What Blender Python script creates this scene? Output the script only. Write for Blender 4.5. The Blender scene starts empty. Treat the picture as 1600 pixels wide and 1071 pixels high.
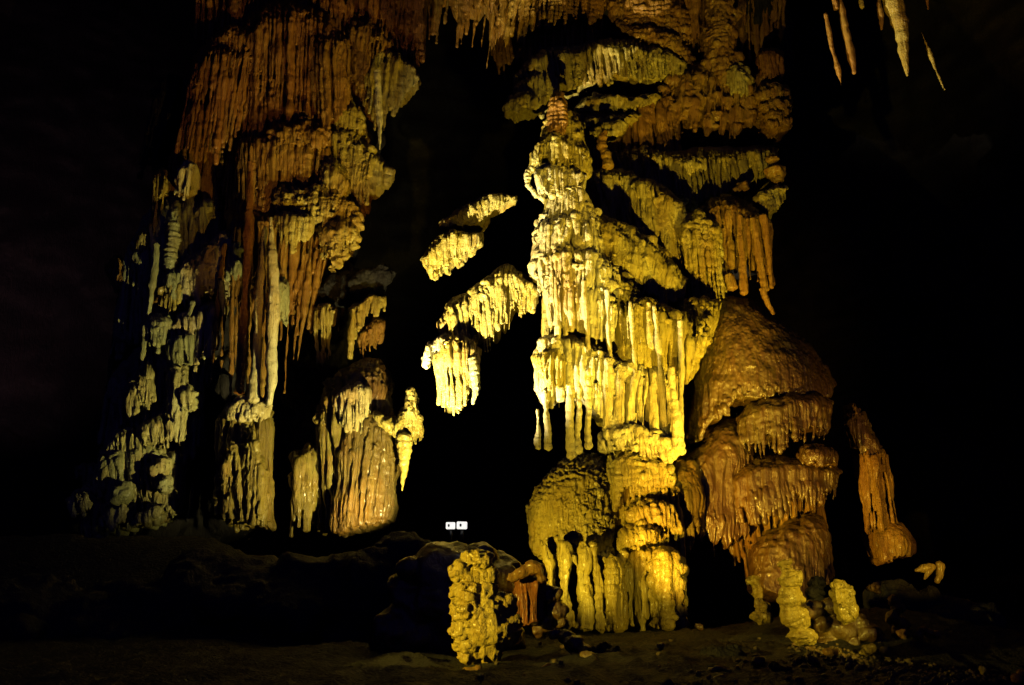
import bpy, bmesh, math, random
import numpy as np
from mathutils import Vector, Matrix

# ------------------------------------------------------------ camera, world, lights, exposure
SC = bpy.context.scene
COL = SC.collection
FPX, PITCH = 1556.0, math.radians(15.0)

cam_d = bpy.data.cameras.new("camera")
cam_d.sensor_width = 36.0
cam_d.lens = 36.0 * FPX / 1600.0
cam_d.clip_end = 400
cam = bpy.data.objects.new("camera", cam_d)
cam.location = (0, 0, 0)
cam.rotation_euler = (math.radians(90) + PITCH, 0, 0)
COL.objects.link(cam)
SC.camera = cam

SC.view_settings.view_transform = 'Standard'
SC.view_settings.look = 'None'
SC.view_settings.exposure = 0.0
SC.view_settings.gamma = 1.0
SC.cycles.max_bounces = 3
SC.cycles.diffuse_bounces = 0
SC.cycles.glossy_bounces = 1
SC.cycles.sample_clamp_indirect = 2.0

W = bpy.data.worlds.new("World")
SC.world = W
W.use_nodes = True
bg = W.node_tree.nodes["Background"]
bg.inputs[0].default_value = (0.09, 0.08, 0.85, 1)      # even blue fill added to tint the shadows navy, far below any lamp
bg.inputs[1].default_value = 0.042


def P(px, py, Y):
    """photo pixel + distance into the cave -> point"""
    cx = (px - 800.0) / FPX
    cy = (535.5 - py) / FPX
    c, s = math.cos(PITCH), math.sin(PITCH)
    dy = c - cy * s
    dz = s + cy * c
    k = Y / dy
    return Vector((cx * k, Y, dz * k))


def Pn(px, py, Y):
    px = np.asarray(px, float); py = np.asarray(py, float); Y = np.asarray(Y, float)
    cx = (px - 800.0) / FPX
    cy = (535.5 - py) / FPX
    c, s = math.cos(PITCH), math.sin(PITCH)
    k = Y / (c - cy * s)
    return np.stack([cx * k, Y + 0 * cx, (s + cy * c) * k], -1)


def spot(name, at, target, power, color, size=70, blend=0.6, radius=0.04):
    l = bpy.data.lights.new(name, 'SPOT')
    l.energy = power
    l.color = color
    l.spot_size = math.radians(size)
    l.spot_blend = blend
    l.shadow_soft_size = radius
    o = bpy.data.objects.new(name, l)
    o.location = at
    o.rotation_euler = (Vector(target) - Vector(at)).to_track_quat('-Z', 'Y').to_euler()
    COL.objects.link(o)
    return o


YEL = (1.0, 0.74, 0.07)
AMB = (1.0, 0.60, 0.05)
WHT = (1.0, 0.88, 0.50)
OLV = (0.95, 0.86, 0.22)
# cave floodlights, low among the rocks, plus the added fill spots
spot("lamp_white", (-3.0, 16.4, 1.0), P(880, 330, 18.2), 12000, WHT, 60, 0.7, 0.03)
spot("lamp_gold", (5.4, 14.6, 0.5), P(960, 400, 18.3), 3800, YEL, 64, 0.8, 0.03)
spot("fill_pedestal", (-0.4, 14.6, -0.05), P(960, 790, 17.5), 700, YEL, 60, 0.7, 0.03)  # added fill spot, brightens the pedestal where the other beams leave it dim
spot("lamp_left", (-1.2, 16.2, 0.9), P(400, 520, 20.0), 2200, (1.0, 0.86, 0.32), 78, 0.7, 0.04)
spot("lamp_far_left", P(430, 900, 17.2), P(230, 560, 19.8), 3600, (0.98, 0.88, 0.32), 84, 0.8, 0.04)
spot("lamp_dome", (1.2, 14.6, -0.2), P(1230, 690, 18.6), 2000, AMB, 60, 0.8, 0.04)
spot("fill_side", (6.6, 12.4, -0.2), P(1330, 740, 18.8), 1000, AMB, 36, 0.8, 0.04)  # added second light for the dome's right edge and the side column
spot("lamp_roof", (0.6, 11.8, 0.1), P(1060, 190, 21.5), 2300, YEL, 50, 0.8, 0.04)
spot("lamp_roof_left", (-1.2, 13.8, 0.2), P(440, 140, 20.8), 2800, (1.0, 0.52, 0.04), 40, 0.8, 0.04)
spot("lamp_stalactites", (2.2, 9.0, 0.0), P(1385, 50, 17.0), 3000, AMB, 18, 0.8, 0.04)
spot("fill_far_wall", (-13.0, 22.0, 1.0), P(40, 220, 35.0), 900, (0.75, 0.42, 0.45), 60, 1.0, 0.05)  # weak purplish spot added only to lift the far wall out of black
spot("lamp_rail", Vector((-5.0, 7.5, 0.7)), P(780, 940, 11.2), 2400, YEL, 22, 0.5, 0.03)
spot("lamp_path", Vector((6.0, 8.5, 1.0)), P(1290, 935, 13.0), 1300, YEL, 24, 0.7, 0.03)


# ------------------------------------------------------------ noise
def _hash(ix, iy, iz, seed):
    h = (ix.astype(np.int64) * 374761393 + iy.astype(np.int64) * 668265263 + iz.astype(np.int64) * 2147483647 + seed * 974711) & 0xffffffff
    h = ((h ^ (h >> 13)) * 1274126177) & 0xffffffff
    h = ((h ^ (h >> 16)) * 2246822519) & 0xffffffff
    return ((h ^ (h >> 15)) & 0xffffff).astype(np.float32) / np.float32(0xffffff)


def noise(p, seed=0):
    """smooth value noise, -1..1"""
    f = np.floor(p)
    t = (p - f).astype(np.float32)
    t = t * t * (3 - 2 * t)
    i = f.astype(np.int64)
    x, y, z = i[:, 0], i[:, 1], i[:, 2]
    r = 0
    for dx in (0, 1):
        wx = t[:, 0] if dx else 1 - t[:, 0]
        for dy in (0, 1):
            wy = t[:, 1] if dy else 1 - t[:, 1]
            for dz in (0, 1):
                wz = t[:, 2] if dz else 1 - t[:, 2]
                r = r + wx * wy * wz * _hash(x + dx, y + dy, z + dz, seed)
    return r * 2 - 1


def billow(p, seed=0):
    return 1 - 2 * np.abs(noise(p, seed))


def fbm(p, seed=0, n=3):
    r, a = 0, 1.0
    for k in range(n):
        r = r + a * noise(p * (2.03 ** k), seed + k)
        a *= 0.5
    return r


# ------------------------------------------------------------ materials
def stone(name, light, mid, dark, rough=0.36, bump=0.9, streak=1.0, grit=34.0, spec=0.5, iron_amount=0.55, coat=0.3):
    m = bpy.data.materials.new(name)
    m.use_nodes = True
    nt = m.node_tree
    N, L = nt.nodes, nt.links
    b = N["Principled BSDF"]
    geo = N.new("ShaderNodeNewGeometry")

    def mapped(sc):
        mp = N.new("ShaderNodeMapping")
        mp.inputs["Scale"].default_value = sc
        L.new(geo.outputs["Position"], mp.inputs["Vector"])
        return mp.outputs[0]

    def ns(sc, scale, detail=4, rough_=0.6, dist=0.0):
        n = N.new("ShaderNodeTexNoise")
        n.inputs["Scale"].default_value = scale
        n.inputs["Detail"].default_value = detail
        n.inputs["Roughness"].default_value = rough_
        n.inputs["Distortion"].default_value = dist
        L.new(mapped(sc), n.inputs["Vector"])
        return n.outputs["Fac"]

    def ramp(fac, a, b_):
        r = N.new("ShaderNodeMapRange")
        r.inputs["From Min"].default_value = a
        r.inputs["From Max"].default_value = b_
        L.new(fac, r.inputs["Value"])
        return r.outputs[0]

    def mix(f, a, b_):
        x = N.new("ShaderNodeMix")
        x.data_type = 'RGBA'
        L.new(f, x.inputs["Factor"])
        for s, v in ((6, a), (7, b_)):
            if isinstance(v, tuple):
                x.inputs[s].default_value = (*v, 1)
            else:
                L.new(v, x.inputs[s])
        return x.outputs[2]

    big = ramp(ns((1, 1, 0.45), 0.9, 4, 0.55, 0.4), 0.38, 0.62)
    st = ramp(ns((1, 1, 0.07), 9.0 * streak, 3, 0.6), 0.42, 0.66)
    fine = ramp(ns((1, 1, 1), 14.0, 3, 0.7), 0.55, 0.78)
    c = mix(big, mid, light)
    c = mix(st, c, mid)
    c = mix(fine, c, dark)
    stain = ramp(ns((1, 1, 0.35), 2.3, 5, 0.65, 0.8), 0.52, 0.60)
    sm = N.new('ShaderNodeMath'); sm.operation = 'MULTIPLY'; sm.inputs[1].default_value = 0.55
    L.new(stain, sm.inputs[0])
    c = mix(sm.outputs[0], c, tuple(0.5 * (a_ + b_) for a_, b_ in zip(mid, dark)))
    iron = ramp(ns((1, 1, 0.6), 0.55, 4, 0.6, 0.6), 0.50, 0.66)      # one iron stain field that runs across all the stone
    im = N.new('ShaderNodeMath'); im.operation = 'MULTIPLY'; im.inputs[1].default_value = iron_amount
    L.new(iron, im.inputs[0])
    c = mix(im.outputs[0], c, (0.34, 0.15, 0.02))
    L.new(c, b.inputs["Base Color"])
    b.inputs["Coat Weight"].default_value = coat
    b.inputs["Coat Roughness"].default_value = 0.22
    rr = N.new("ShaderNodeMapRange")
    L.new(ns((1, 1, 0.6), 5.0, 3), rr.inputs["Value"])
    rr.inputs["To Min"].default_value = rough - 0.18
    rr.inputs["To Max"].default_value = rough + 0.25
    L.new(rr.outputs[0], b.inputs["Roughness"])
    b.inputs["Specular IOR Level"].default_value = spec
    # fine relief
    bm1 = N.new("ShaderNodeBump")
    bm1.inputs["Strength"].default_value = bump
    bm1.inputs["Distance"].default_value = 0.05
    L.new(ns((1, 1, 0.8), grit, 5, 0.65), bm1.inputs["Height"])
    bm2 = N.new("ShaderNodeBump")
    bm2.inputs["Strength"].default_value = bump * 0.8
    bm2.inputs["Distance"].default_value = 0.05
    L.new(ns((1, 1, 0.12), 26.0, 3, 0.6), bm2.inputs["Height"])
    L.new(bm1.outputs[0], bm2.inputs["Normal"])
    L.new(bm2.outputs[0], b.inputs["Normal"])
    return m


CREAM = stone("pale_calcite", (0.80, 0.71, 0.40), (0.58, 0.46, 0.17), (0.32, 0.21, 0.04))
GOLD = stone("golden_calcite", (0.64, 0.53, 0.15), (0.43, 0.31, 0.042), (0.22, 0.13, 0.015))
AMBER = stone("amber_calcite", (0.42, 0.25, 0.035), (0.30, 0.135, 0.014), (0.13, 0.06, 0.008))
RUST = stone("iron_stained_calcite", (0.36, 0.17, 0.025), (0.26, 0.095, 0.012), (0.12, 0.04, 0.006))
OLIVE = stone("grey_calcite", (0.52, 0.52, 0.27), (0.36, 0.35, 0.13), (0.18, 0.15, 0.05))
WET = stone("wet_brown_flowstone", (0.17, 0.115, 0.028), (0.12, 0.058, 0.012), (0.055, 0.026, 0.008), rough=0.28, spec=0.8, bump=0.5, grit=30, iron_amount=0.3, coat=0.5)
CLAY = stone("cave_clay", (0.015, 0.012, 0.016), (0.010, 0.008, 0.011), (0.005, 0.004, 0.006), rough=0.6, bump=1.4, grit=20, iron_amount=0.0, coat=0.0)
DARK_ROCK = stone("dark_cave_rock", (0.026, 0.020, 0.020), (0.016, 0.013, 0.014), (0.008, 0.007, 0.008), rough=0.7, bump=0.8, grit=12, iron_amount=0.0, coat=0.0)  # shade put into the colour: near-black so gaps behind the drapes stay dark
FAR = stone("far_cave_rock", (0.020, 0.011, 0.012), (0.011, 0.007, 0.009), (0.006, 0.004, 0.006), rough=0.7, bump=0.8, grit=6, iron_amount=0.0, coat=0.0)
CREAM_G = stone("honey_calcite", (0.66, 0.52, 0.13), (0.50, 0.35, 0.05), (0.24, 0.13, 0.02))
ORANGE = stone("orange_calcite", (0.46, 0.17, 0.03), (0.36, 0.11, 0.015), (0.16, 0.05, 0.01))
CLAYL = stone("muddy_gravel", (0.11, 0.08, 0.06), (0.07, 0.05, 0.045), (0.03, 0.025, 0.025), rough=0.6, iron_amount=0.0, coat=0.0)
WETR = stone("gravel_stones", (0.20, 0.15, 0.05), (0.12, 0.08, 0.03), (0.05, 0.035, 0.02))


def plain(name, col, rough=0.5, emit=None, es=0.0):
    m = bpy.data.materials.new(name)
    m.use_nodes = True
    b = m.node_tree.nodes["Principled BSDF"]
    n = m.node_tree.nodes.new("ShaderNodeTexNoise"); n.inputs["Scale"].default_value = 30
    mx = m.node_tree.nodes.new("ShaderNodeMix"); mx.data_type = 'RGBA'
    mx.inputs[6].default_value = (*col, 1); mx.inputs[7].default_value = (*[c * 0.7 for c in col], 1)
    m.node_tree.links.new(n.outputs["Fac"], mx.inputs["Factor"])
    m.node_tree.links.new(mx.outputs[2], b.inputs["Base Color"])
    b.inputs["Roughness"].default_value = rough
    if emit:
        b.inputs["Emission Color"].default_value = (*emit, 1)
        b.inputs["Emission Strength"].default_value = es
    return m


LAMPFACE = plain("lamp_glass", (0.8, 0.8, 0.78), 0.4, (1.0, 0.98, 0.92), 1.0)
BOXM = plain("painted_lamp_housing", (0.7, 0.7, 0.5), 0.5)
BLACK = plain("black_plastic", (0.02, 0.02, 0.02), 0.5)
OCHRE = stone("ochre_flowstone", (0.30, 0.23, 0.04), (0.21, 0.14, 0.018), (0.10, 0.06, 0.01))
BROWN = stone("brown_flowstone", (0.20, 0.14, 0.025), (0.14, 0.085, 0.012), (0.07, 0.035, 0.006))
PALE = stone("pale_dusty_calcite", (0.66, 0.62, 0.30), (0.46, 0.40, 0.13), (0.22, 0.17, 0.05))



# ------------------------------------------------------------ shape pieces (vertex / face lists gathered by Mass)
def catmull(pts, n):
    """resample a polyline by arc length, softly curved"""
    p = np.asarray(pts, float)
    if len(p) == 1:
        return np.repeat(p, n, 0)
    d = np.r_[0, np.cumsum(np.linalg.norm(np.diff(p, axis=0), axis=1))]
    t = np.linspace(0, d[-1], n)
    lin = np.stack([np.interp(t, d, p[:, k]) for k in range(p.shape[1])], -1)
    if len(p) > 2 and n > 8:
        w = max(1, n // (len(p) * 4))
        ker = np.hanning(2 * w + 3)[1:-1]
        ker /= ker.sum()
        pad = np.pad(lin, ((w, w), (0, 0)), 'edge')
        lin = np.stack([np.convolve(pad[:, k], ker, 'valid') for k in range(lin.shape[1])], -1)
    return lin


class Mass:
    def __init__(self):
        self.v, self.f, self.n = [], [], 0

    def add(self, v, f):
        self.v.append(np.asarray(v, float))
        self.f.extend([tuple(int(i) + self.n for i in q) for q in f])
        self.n += len(v)

    def tube(self, pts, rad, sides=8):
        pts = np.asarray(pts, float)
        rad = np.broadcast_to(np.asarray(rad, float), (len(pts),))
        tan = np.gradient(pts, axis=0)
        tan /= np.linalg.norm(tan, axis=1, keepdims=True) + 1e-9
        up = np.array([0.31, 0.95, 0.05])
        a = np.cross(tan, up)
        bad = np.linalg.norm(a, axis=1) < 0.1
        a[bad] = np.cross(tan[bad], [1, 0, 0])
        a /= np.linalg.norm(a, axis=1, keepdims=True)
        b = np.cross(tan, a)
        th = np.linspace(0, 2 * np.pi, sides, endpoint=False)
        ring = pts[:, None] + rad[:, None, None] * (np.cos(th)[None, :, None] * a[:, None] + np.sin(th)[None, :, None] * b[:, None])
        v = ring.reshape(-1, 3)
        v = np.r_[v, [pts[0] - tan[0] * rad[0] * 0.6, pts[-1] + tan[-1] * rad[-1] * 0.6]]
        m, f = len(pts), []
        for i in range(m - 1):
            for j in range(sides):
                k = (j + 1) % sides
                f.append((i * sides + j, i * sides + k, (i + 1) * sides + k, (i + 1) * sides + j))
        for j in range(sides):
            k = (j + 1) % sides
            f.append((m * sides, k, j))
            f.append((m * sides + 1, (m - 1) * sides + j, (m - 1) * sides + k))
        self.add(v, f)

    def blob(self, c, r, seed=0, rough=0.25, nu=14, nv=9):
        r = np.broadcast_to(np.asarray(r, float), (3,))
        th = np.linspace(0, 2 * np.pi, nu, endpoint=False)
        ph = np.linspace(0, np.pi, nv + 2)[1:-1]
        d = np.stack([np.outer(np.sin(ph), np.cos(th)), np.outer(np.sin(ph), np.sin(th)), np.outer(np.cos(ph), np.ones(nu))], -1).reshape(-1, 3)
        d = np.r_[d, [[0, 0, 1], [0, 0, -1]]]
        k = 1 + rough * noise(d * 1.7 + seed * 3.1 + 50, seed)
        v = np.asarray(c) + d * k[:, None] * r
        f = []
        for i in range(nv - 1):
            for j in range(nu):
                q = (j + 1) % nu
                f.append((i * nu + j, (i + 1) * nu + j, (i + 1) * nu + q, i * nu + q))
        T = nu * nv
        for j in range(nu):
            q = (j + 1) % nu
            f.append((T, j, q))
            f.append((T + 1, (nv - 1) * nu + q, (nv - 1) * nu + j))
        self.add(v, f)

    def slab(self, front, back):
        nu, nv = front.shape[:2]
        v = np.r_[front.reshape(-1, 3), back.reshape(-1, 3)]
        o = nu * nv
        f = []
        for i in range(nu - 1):
            for j in range(nv - 1):
                a, b, c, d = i * nv + j, (i + 1) * nv + j, (i + 1) * nv + j + 1, i * nv + j + 1
                f.append((a, d, c, b))
                f.append((o + a, o + b, o + c, o + d))
        for i in range(nu - 1):
            for j, flip in ((0, 0), (nv - 1, 1)):
                a, b = i * nv + j, (i + 1) * nv + j
                q = (a, b, o + b, o + a)
                f.append(q if not flip else q[::-1])
        for j in range(nv - 1):
            for i, flip in ((0, 1), (nu - 1, 0)):
                a, b = i * nv + j, i * nv + j + 1
                q = (a, b, o + b, o + a)
                f.append(q if not flip else q[::-1])
        self.add(v, f)

    def mesh(self, name):
        me = bpy.data.meshes.new(name)
        me.from_pydata(np.concatenate(self.v).tolist(), [], self.f)
        return me


def remeshed(mass, name, voxel):
    me = mass.mesh(name + "_src")
    tmp = bpy.data.objects.new("tmp", me)
    COL.objects.link(tmp)
    md = tmp.modifiers.new("r", 'REMESH')
    md.mode = 'VOXEL'
    md.voxel_size = voxel
    md.use_smooth_shade = True
    dg = bpy.context.evaluated_depsgraph_get()
    out = bpy.data.meshes.new_from_object(tmp.evaluated_get(dg))
    bpy.data.objects.remove(tmp)
    bpy.data.meshes.remove(me)
    return out


def relief(me, seed, amp=1.0, stria=1.0, ripple=0.0, pop=0.6, sf=1.0):
    """push the fused surface in and out: runnels down the steep faces, ripples and popcorn on the caps"""
    n = len(me.vertices)
    co = np.empty(n * 3, np.float32); me.vertices.foreach_get("co", co)
    no = np.empty(n * 3, np.float32); me.vertices.foreach_get("normal", no)
    p, nn = co.reshape(-1, 3), no.reshape(-1, 3)
    vert = 1 - np.abs(nn[:, 2]) ** 2
    wob = 0.06 * noise(p * 2.2, seed + 9)[:, None]
    q = p + wob
    d = 0.042 * stria * vert * noise(q * np.array([9, 9, 0.8]) * sf, seed)
    d += 0.014 * noise(p * 11 * sf, seed + 13) + 0.010 * stria * vert * noise(q * np.array([38, 38, 3.0]), seed + 14)
    d += 0.018 * stria * vert * billow(q * np.array([19, 19, 1.6]) * sf, seed + 1)
    d += 0.045 * noise(p * 2.6 * sf, seed + 2)
    pm = np.clip(0.6 + 0.9 * noise(p * 1.3, seed + 3), 0.1, 1.4)
    capf = 0.22 + 0.78 * np.clip(1.15 * np.abs(nn[:, 2]) + 0.15 * (nn[:, 2] > 0) + 0.25 * noise(p * 0.9, seed + 12), 0, 1)
    d += pop * pm * capf * (0.030 * billow(p * np.array([7, 7, 9]) * sf, seed + 4) + 0.014 * noise(p * 18 * sf, seed + 5))
    if ripple:
        w = p[:, 2] * 6.5 * sf + 1.2 * noise(p * 1.6, seed + 6) + 0.5 * noise(p * 6, seed + 8)
        d += ripple * 0.020 * (np.abs(np.sin(w * np.pi)) - 0.5)
    p = p + nn * (amp * d / max(sf, 0.5) ** 0.5)[:, None]
    me.vertices.foreach_set("co", p.astype(np.float32).ravel())
    me.update()


def finish(me, name, mat, parent=None, label=None, cat=None, group=None, kind=None):
    me.name = name
    me.materials.clear()
    me.materials.append(mat)
    me.polygons.foreach_set("use_smooth", [True] * len(me.polygons))
    o = bpy.data.objects.new(name, me)
    COL.objects.link(o)
    if parent is not None:
        o.parent = parent
        me.transform(Matrix.Translation(-Vector(parent.location)))
    else:
        # put the origin at the base of the thing
        n = len(me.vertices)
        co = np.empty(n * 3, np.float32); me.vertices.foreach_get("co", co)
        co = co.reshape(-1, 3)
        base = Vector(((co[:, 0].min() + co[:, 0].max()) / 2, (co[:, 1].min() + co[:, 1].max()) / 2, co[:, 2].min()))
        me.transform(Matrix.Translation(-base))
        o.location = base
    tag(o, label, cat, group, kind)
    return o


def tag(o, label=None, cat=None, group=None, kind=None):
    assert not label or 4 <= len(label.replace("-", " ").split()) <= 18, label
    if label: o["label"] = label
    if cat: o["category"] = cat
    if group: o["group"] = group
    if kind: o["kind"] = kind
    return o


def thing(name, label, cat, at, group=None):
    o = bpy.data.objects.new(name, None)
    o.empty_display_size = 0.2
    o.location = at
    COL.objects.link(o)
    bpy.context.view_layer.update()
    return tag(o, label, cat, group)


SEED = [100]


def drape(name, crest, bottom, Y, D=0.8, bulge=0.5, roll=0.22, lean=0.0, fl=0.13, fr=0.055, rag=0.12, tip=0.5,
          body=0.9, knobs=0, kr=0.16, mat=None, parent=None, voxel=0.028, amp=1.0, stria=1.0, ripple=0.0, pop=0.6,
          thin=0.0, wav=1.0, fstart=0.05, Yd=0.0, sf=1.0, label=None, cat=None, group=None, extra=None):
    """One flowstone tier: a rounded lip that rolls over `crest` and pours down to `bottom` in fused runnels.
    fl spacing of the runnels (m), fr their radius, rag how uneven the ends are, tip end/top radius,
    body how far down the backing sheet reaches, Yd depth change from the left end to the right end."""
    SEED[0] += 7
    seed = SEED[0]
    rng = random.Random(seed)
    fl, fr, voxel, kr = fl * 0.53, fr * 0.50, max(0.0135, voxel * 0.53), kr * 0.8
    c = catmull(crest, 60)
    b = catmull(bottom, 60)
    one = np.zeros((60, 3)); one[:, 0] = np.linspace(0, 1, 60); wob1 = one * (len(crest) * 2.3) + seed * 0.7
    c[:, 1] += 3.0 * noise(wob1, seed + 20) + 1.6 * noise(wob1 * 2.7, seed + 21)
    b[:, 1] += 5.0 * min(1.0, rag * 5) * noise(wob1 * 1.3, seed + 22)
    group_r = noise(wob1 * 1.7, seed + 23)
    group_l = noise(wob1 * 2.1, seed + 24)

    def S(u, v, off=0.0):
        u = np.clip(np.asarray(u, float), 0, 1); v = np.asarray(v, float)
        cx = np.interp(u, np.linspace(0, 1, 60), c[:, 0]); cy = np.interp(u, np.linspace(0, 1, 60), c[:, 1])
        bx = np.interp(u, np.linspace(0, 1, 60), b[:, 0]); by = np.interp(u, np.linspace(0, 1, 60), b[:, 1])
        px = cx + (bx - cx) * v; py = cy + (by - cy) * v
        q = 1 - np.sqrt(np.clip(1 - (2 * u - 1) ** 2, 0, 1))
        w = np.clip(v / roll, 0, 1)
        r = 1 - np.sqrt(np.clip(1 - (1 - w) ** 2, 0, 1))
        yy = Y + Yd * (u - 0.5) + bulge * q + D * 0.6 * r + lean * v - off
        return Pn(px, py, yy)

    M = Mass()
    nu = 34
    U = np.linspace(0, 1, nu)[:, None] * np.ones((1, 24))
    vend = np.array([body * (1 - rag * (0.55 * rng.random() + 0.35 - 0.5 * group_l[int(k * 59 / 33)])) for k in range(nu)])
    V = np.linspace(0, 1, 24)[None, :] * vend[:, None]
    front = S(U, V)
    front[..., 1] += 3.2 * fr * (fr > 0.025) * np.clip(V / 0.12, 0, 1)
    back = front.copy()
    back[..., 1] += D * (0.35 + 0.65 * (1 - np.abs(2 * U - 1) ** 2)) * (1 - thin)
    M.slab(front, back)
    cw = Pn(c[:, 0], c[:, 1], np.full(60, Y))
    width = np.linalg.norm(np.diff(cw, axis=0), axis=1).sum()
    n = max(2, int(width / fl))
    if fr > 0:
        i = 0.0
        while i < n:
            step = rng.uniform(0.55, 1.6)
            u = (i + rng.uniform(-0.2, 0.2) + 0.3) / n
            i += step
            u = min(max(u, 0.01), 0.99)
            L = 1 - rag * abs(rng.gauss(0, 0.75)) + rag * 0.15 * rng.random()
            gi = int(u * 59)
            L *= 1 + 0.9 * rag * (group_l[gi] - 0.35)
            L = min(1.04, max(0.35, L))
            v0 = max(0.0, fstart + rng.uniform(-0.04, 0.05))
            vs = np.linspace(v0, L, 22)
            big = rng.random() < 0.22
            r0 = fr * rng.uniform(0.6, 1.25) * (1.7 if big else 1.0) * (1 + 0.38 * group_r[gi])
            path = S(np.full(22, u) + 0.006 * wav * np.sin(vs * rng.uniform(3, 7) + rng.uniform(0, 6)), vs, off=r0 * rng.uniform(0.1, 0.7))
            t = np.linspace(0, 1, 22)
            rr = r0 * (0.6 + 0.4 * np.clip(t / 0.2, 0, 1)) * (1 - (1 - tip) * np.clip((t - 0.35) / 0.65, 0, 1) ** 1.3)
            rr *= 1 + 0.05 * np.sin(t * rng.uniform(8, 24) + rng.uniform(0, 6)) + 0.1 * rng.uniform(-1, 1)
            M.tube(path, rr, 8)
    for k in range(knobs):
        u = rng.uniform(0.03, 0.97)
        v = rng.uniform(0.0, roll * 1.6) if knobs < 25 else rng.uniform(0.0, 0.95)
        r = kr * rng.uniform(0.5, 1.3)
        fold = rng.random() < 0.65
        if fold:      # a short hanging fold
            q = S(np.full(8, u), np.clip(np.linspace(v, v + rng.uniform(0.1, 0.3), 8), 0, 1), off=-r * 0.25)
            M.tube(q, r * np.array([0.35, 0.62, 0.75, 0.7, 0.62, 0.52, 0.4, 0.22]), 8)
        else:
            M.blob(S(u, v, off=-r * 0.5), (r * 1.1, r, r * rng.uniform(0.6, 1.1)), seed + k)
    if extra:
        extra(M, S, rng)
    me = remeshed(M, name, voxel)
    relief(me, seed, amp, stria, ripple, pop, sf)
    return finish(me, name, mat, parent, label, cat, group)


def spike(name, path, rads, Y, Y2=None, mat=None, parent=None, voxel=0.02, knob=0.12, amp=0.6, stria=0.6, pop=0.8, ripple=0.0,
          sf=1.3, label=None, cat=None, group=None, kn=9):
    """A stalactite, stalagmite or thin column along pixel points, radii in photo pixels."""
    SEED[0] += 7
    seed = SEED[0]
    rng = random.Random(seed)
    m = 40
    pr = catmull([(a[0], a[1], r) for a, r in zip(path, rads)], m)
    Ys = np.linspace(Y, Y if Y2 is None else Y2, m)
    pts = Pn(pr[:, 0], pr[:, 1], Ys)
    r = pr[:, 2] * Ys / FPX
    t = np.linspace(0, kn, m)
    r = r * (1 + knob * np.sin(t * 2 * np.pi + rng.uniform(0, 6)) * 0.6 + knob * np.array([rng.uniform(-1, 1) for _ in range(m)]) * 0.5)
    pts[:, 0] += 0.25 * r * np.sin(t * 1.7 + rng.uniform(0, 6)) * knob * 2
    M = Mass()
    M.tube(pts, np.maximum(r, 0.008), 14)
    me = remeshed(M, name, voxel)
    relief(me, seed, amp, stria, ripple, pop, sf)
    return finish(me, name, mat, parent, label, cat, group)


def lumps(name, items, Y, mat=None, parent=None, voxel=0.025, amp=0.8, stria=0.2, pop=1.2, ripple=0.0, sf=1.2, squash=0.8, n=0, depth=1.0,
          seedy=0, label=None, cat=None, group=None, kind=None, rough=0.3):
    """A heap of fused rounded lumps. items: (px, py, r_px[, dY]) in photo pixels; n extra small knobs on each."""
    SEED[0] += 7
    seed = SEED[0] + seedy
    rng = random.Random(seed)
    M = Mass()
    for k, it in enumerate(items):
        dY = it[3] if len(it) > 3 else 0.0
        r = it[2] * (Y + dY) / FPX
        c = np.array(P(it[0], it[1], Y + dY))
        M.blob(c, (r, r * depth, r * squash), seed + k, rough)
        for j in range(n):
            a, e = rng.uniform(0, 2 * math.pi), rng.uniform(-0.8, 1.2)
            s = r * rng.uniform(0.22, 0.45)
            M.blob(c + np.array([math.cos(a) * math.cos(e) * r, -abs(math.sin(a)) * math.cos(e) * r * depth, math.sin(e) * r * squash]) * 0.85,
                   (s, s, s * 0.7), seed + 77 * k + j, 0.3, 10, 7)
    me = remeshed(M, name, voxel)
    relief(me, seed, amp, stria, ripple, pop, sf)
    return finish(me, name, mat, parent, label, cat, group, kind)

# ------------------------------------------------------------ the cave itself
def sheet(name, us, vs, fn, mat, seed, amp, kind="structure", f=1.0):
    """a big sheet of rock, displaced"""
    U, V = np.meshgrid(us, vs, indexing='ij')
    p = fn(U, V).reshape(-1, 3)
    nu, nv = len(us), len(vs)
    d = amp * (fbm(p * 0.35 * f, seed, 4) + 0.25 * billow(p * 1.7 * f, seed + 7) + 0.10 * noise(p * 5, seed + 8) + (0.5 * np.clip(billow(p * 3.1, seed + 9), 0, 1) ** 2 + 0.16 * billow(p * 8.0, seed + 10) if name == 'cave_floor' else 0))
    p = p + d[:, None] * np.array([0.35, 0.75, 0.55])
    faces = []
    idx = np.arange(nu * nv).reshape(nu, nv)
    q = np.stack([idx[:-1, :-1], idx[1:, :-1], idx[1:, 1:], idx[:-1, 1:]], -1).reshape(-1, 4)
    me = bpy.data.meshes.new(name)
    me.from_pydata(p.tolist(), [], q.tolist())
    o = finish(me, name, mat, None, None, None, None, kind)
    return o


# back wall: a hollow that bends round behind the formations and comes forward on both sides
def back_wall(a, z):
    r = 21 + 1.5 * np.sin(a * 3)
    return np.stack([-0.5 + 1.05 * r * np.sin(a), 17 + r * np.cos(a) - 0.10 * z, z], -1)
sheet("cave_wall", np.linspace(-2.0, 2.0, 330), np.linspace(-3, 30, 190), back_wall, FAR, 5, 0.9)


def roof(x, y):
    return np.stack([x, y, 24.0 - 0.012 * x * x + 0 * y], -1)
sheet("cave_ceiling", np.linspace(-25, 25, 160), np.linspace(8, 42, 120), roof, DARK_ROCK, 9, 0.9)


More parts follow.
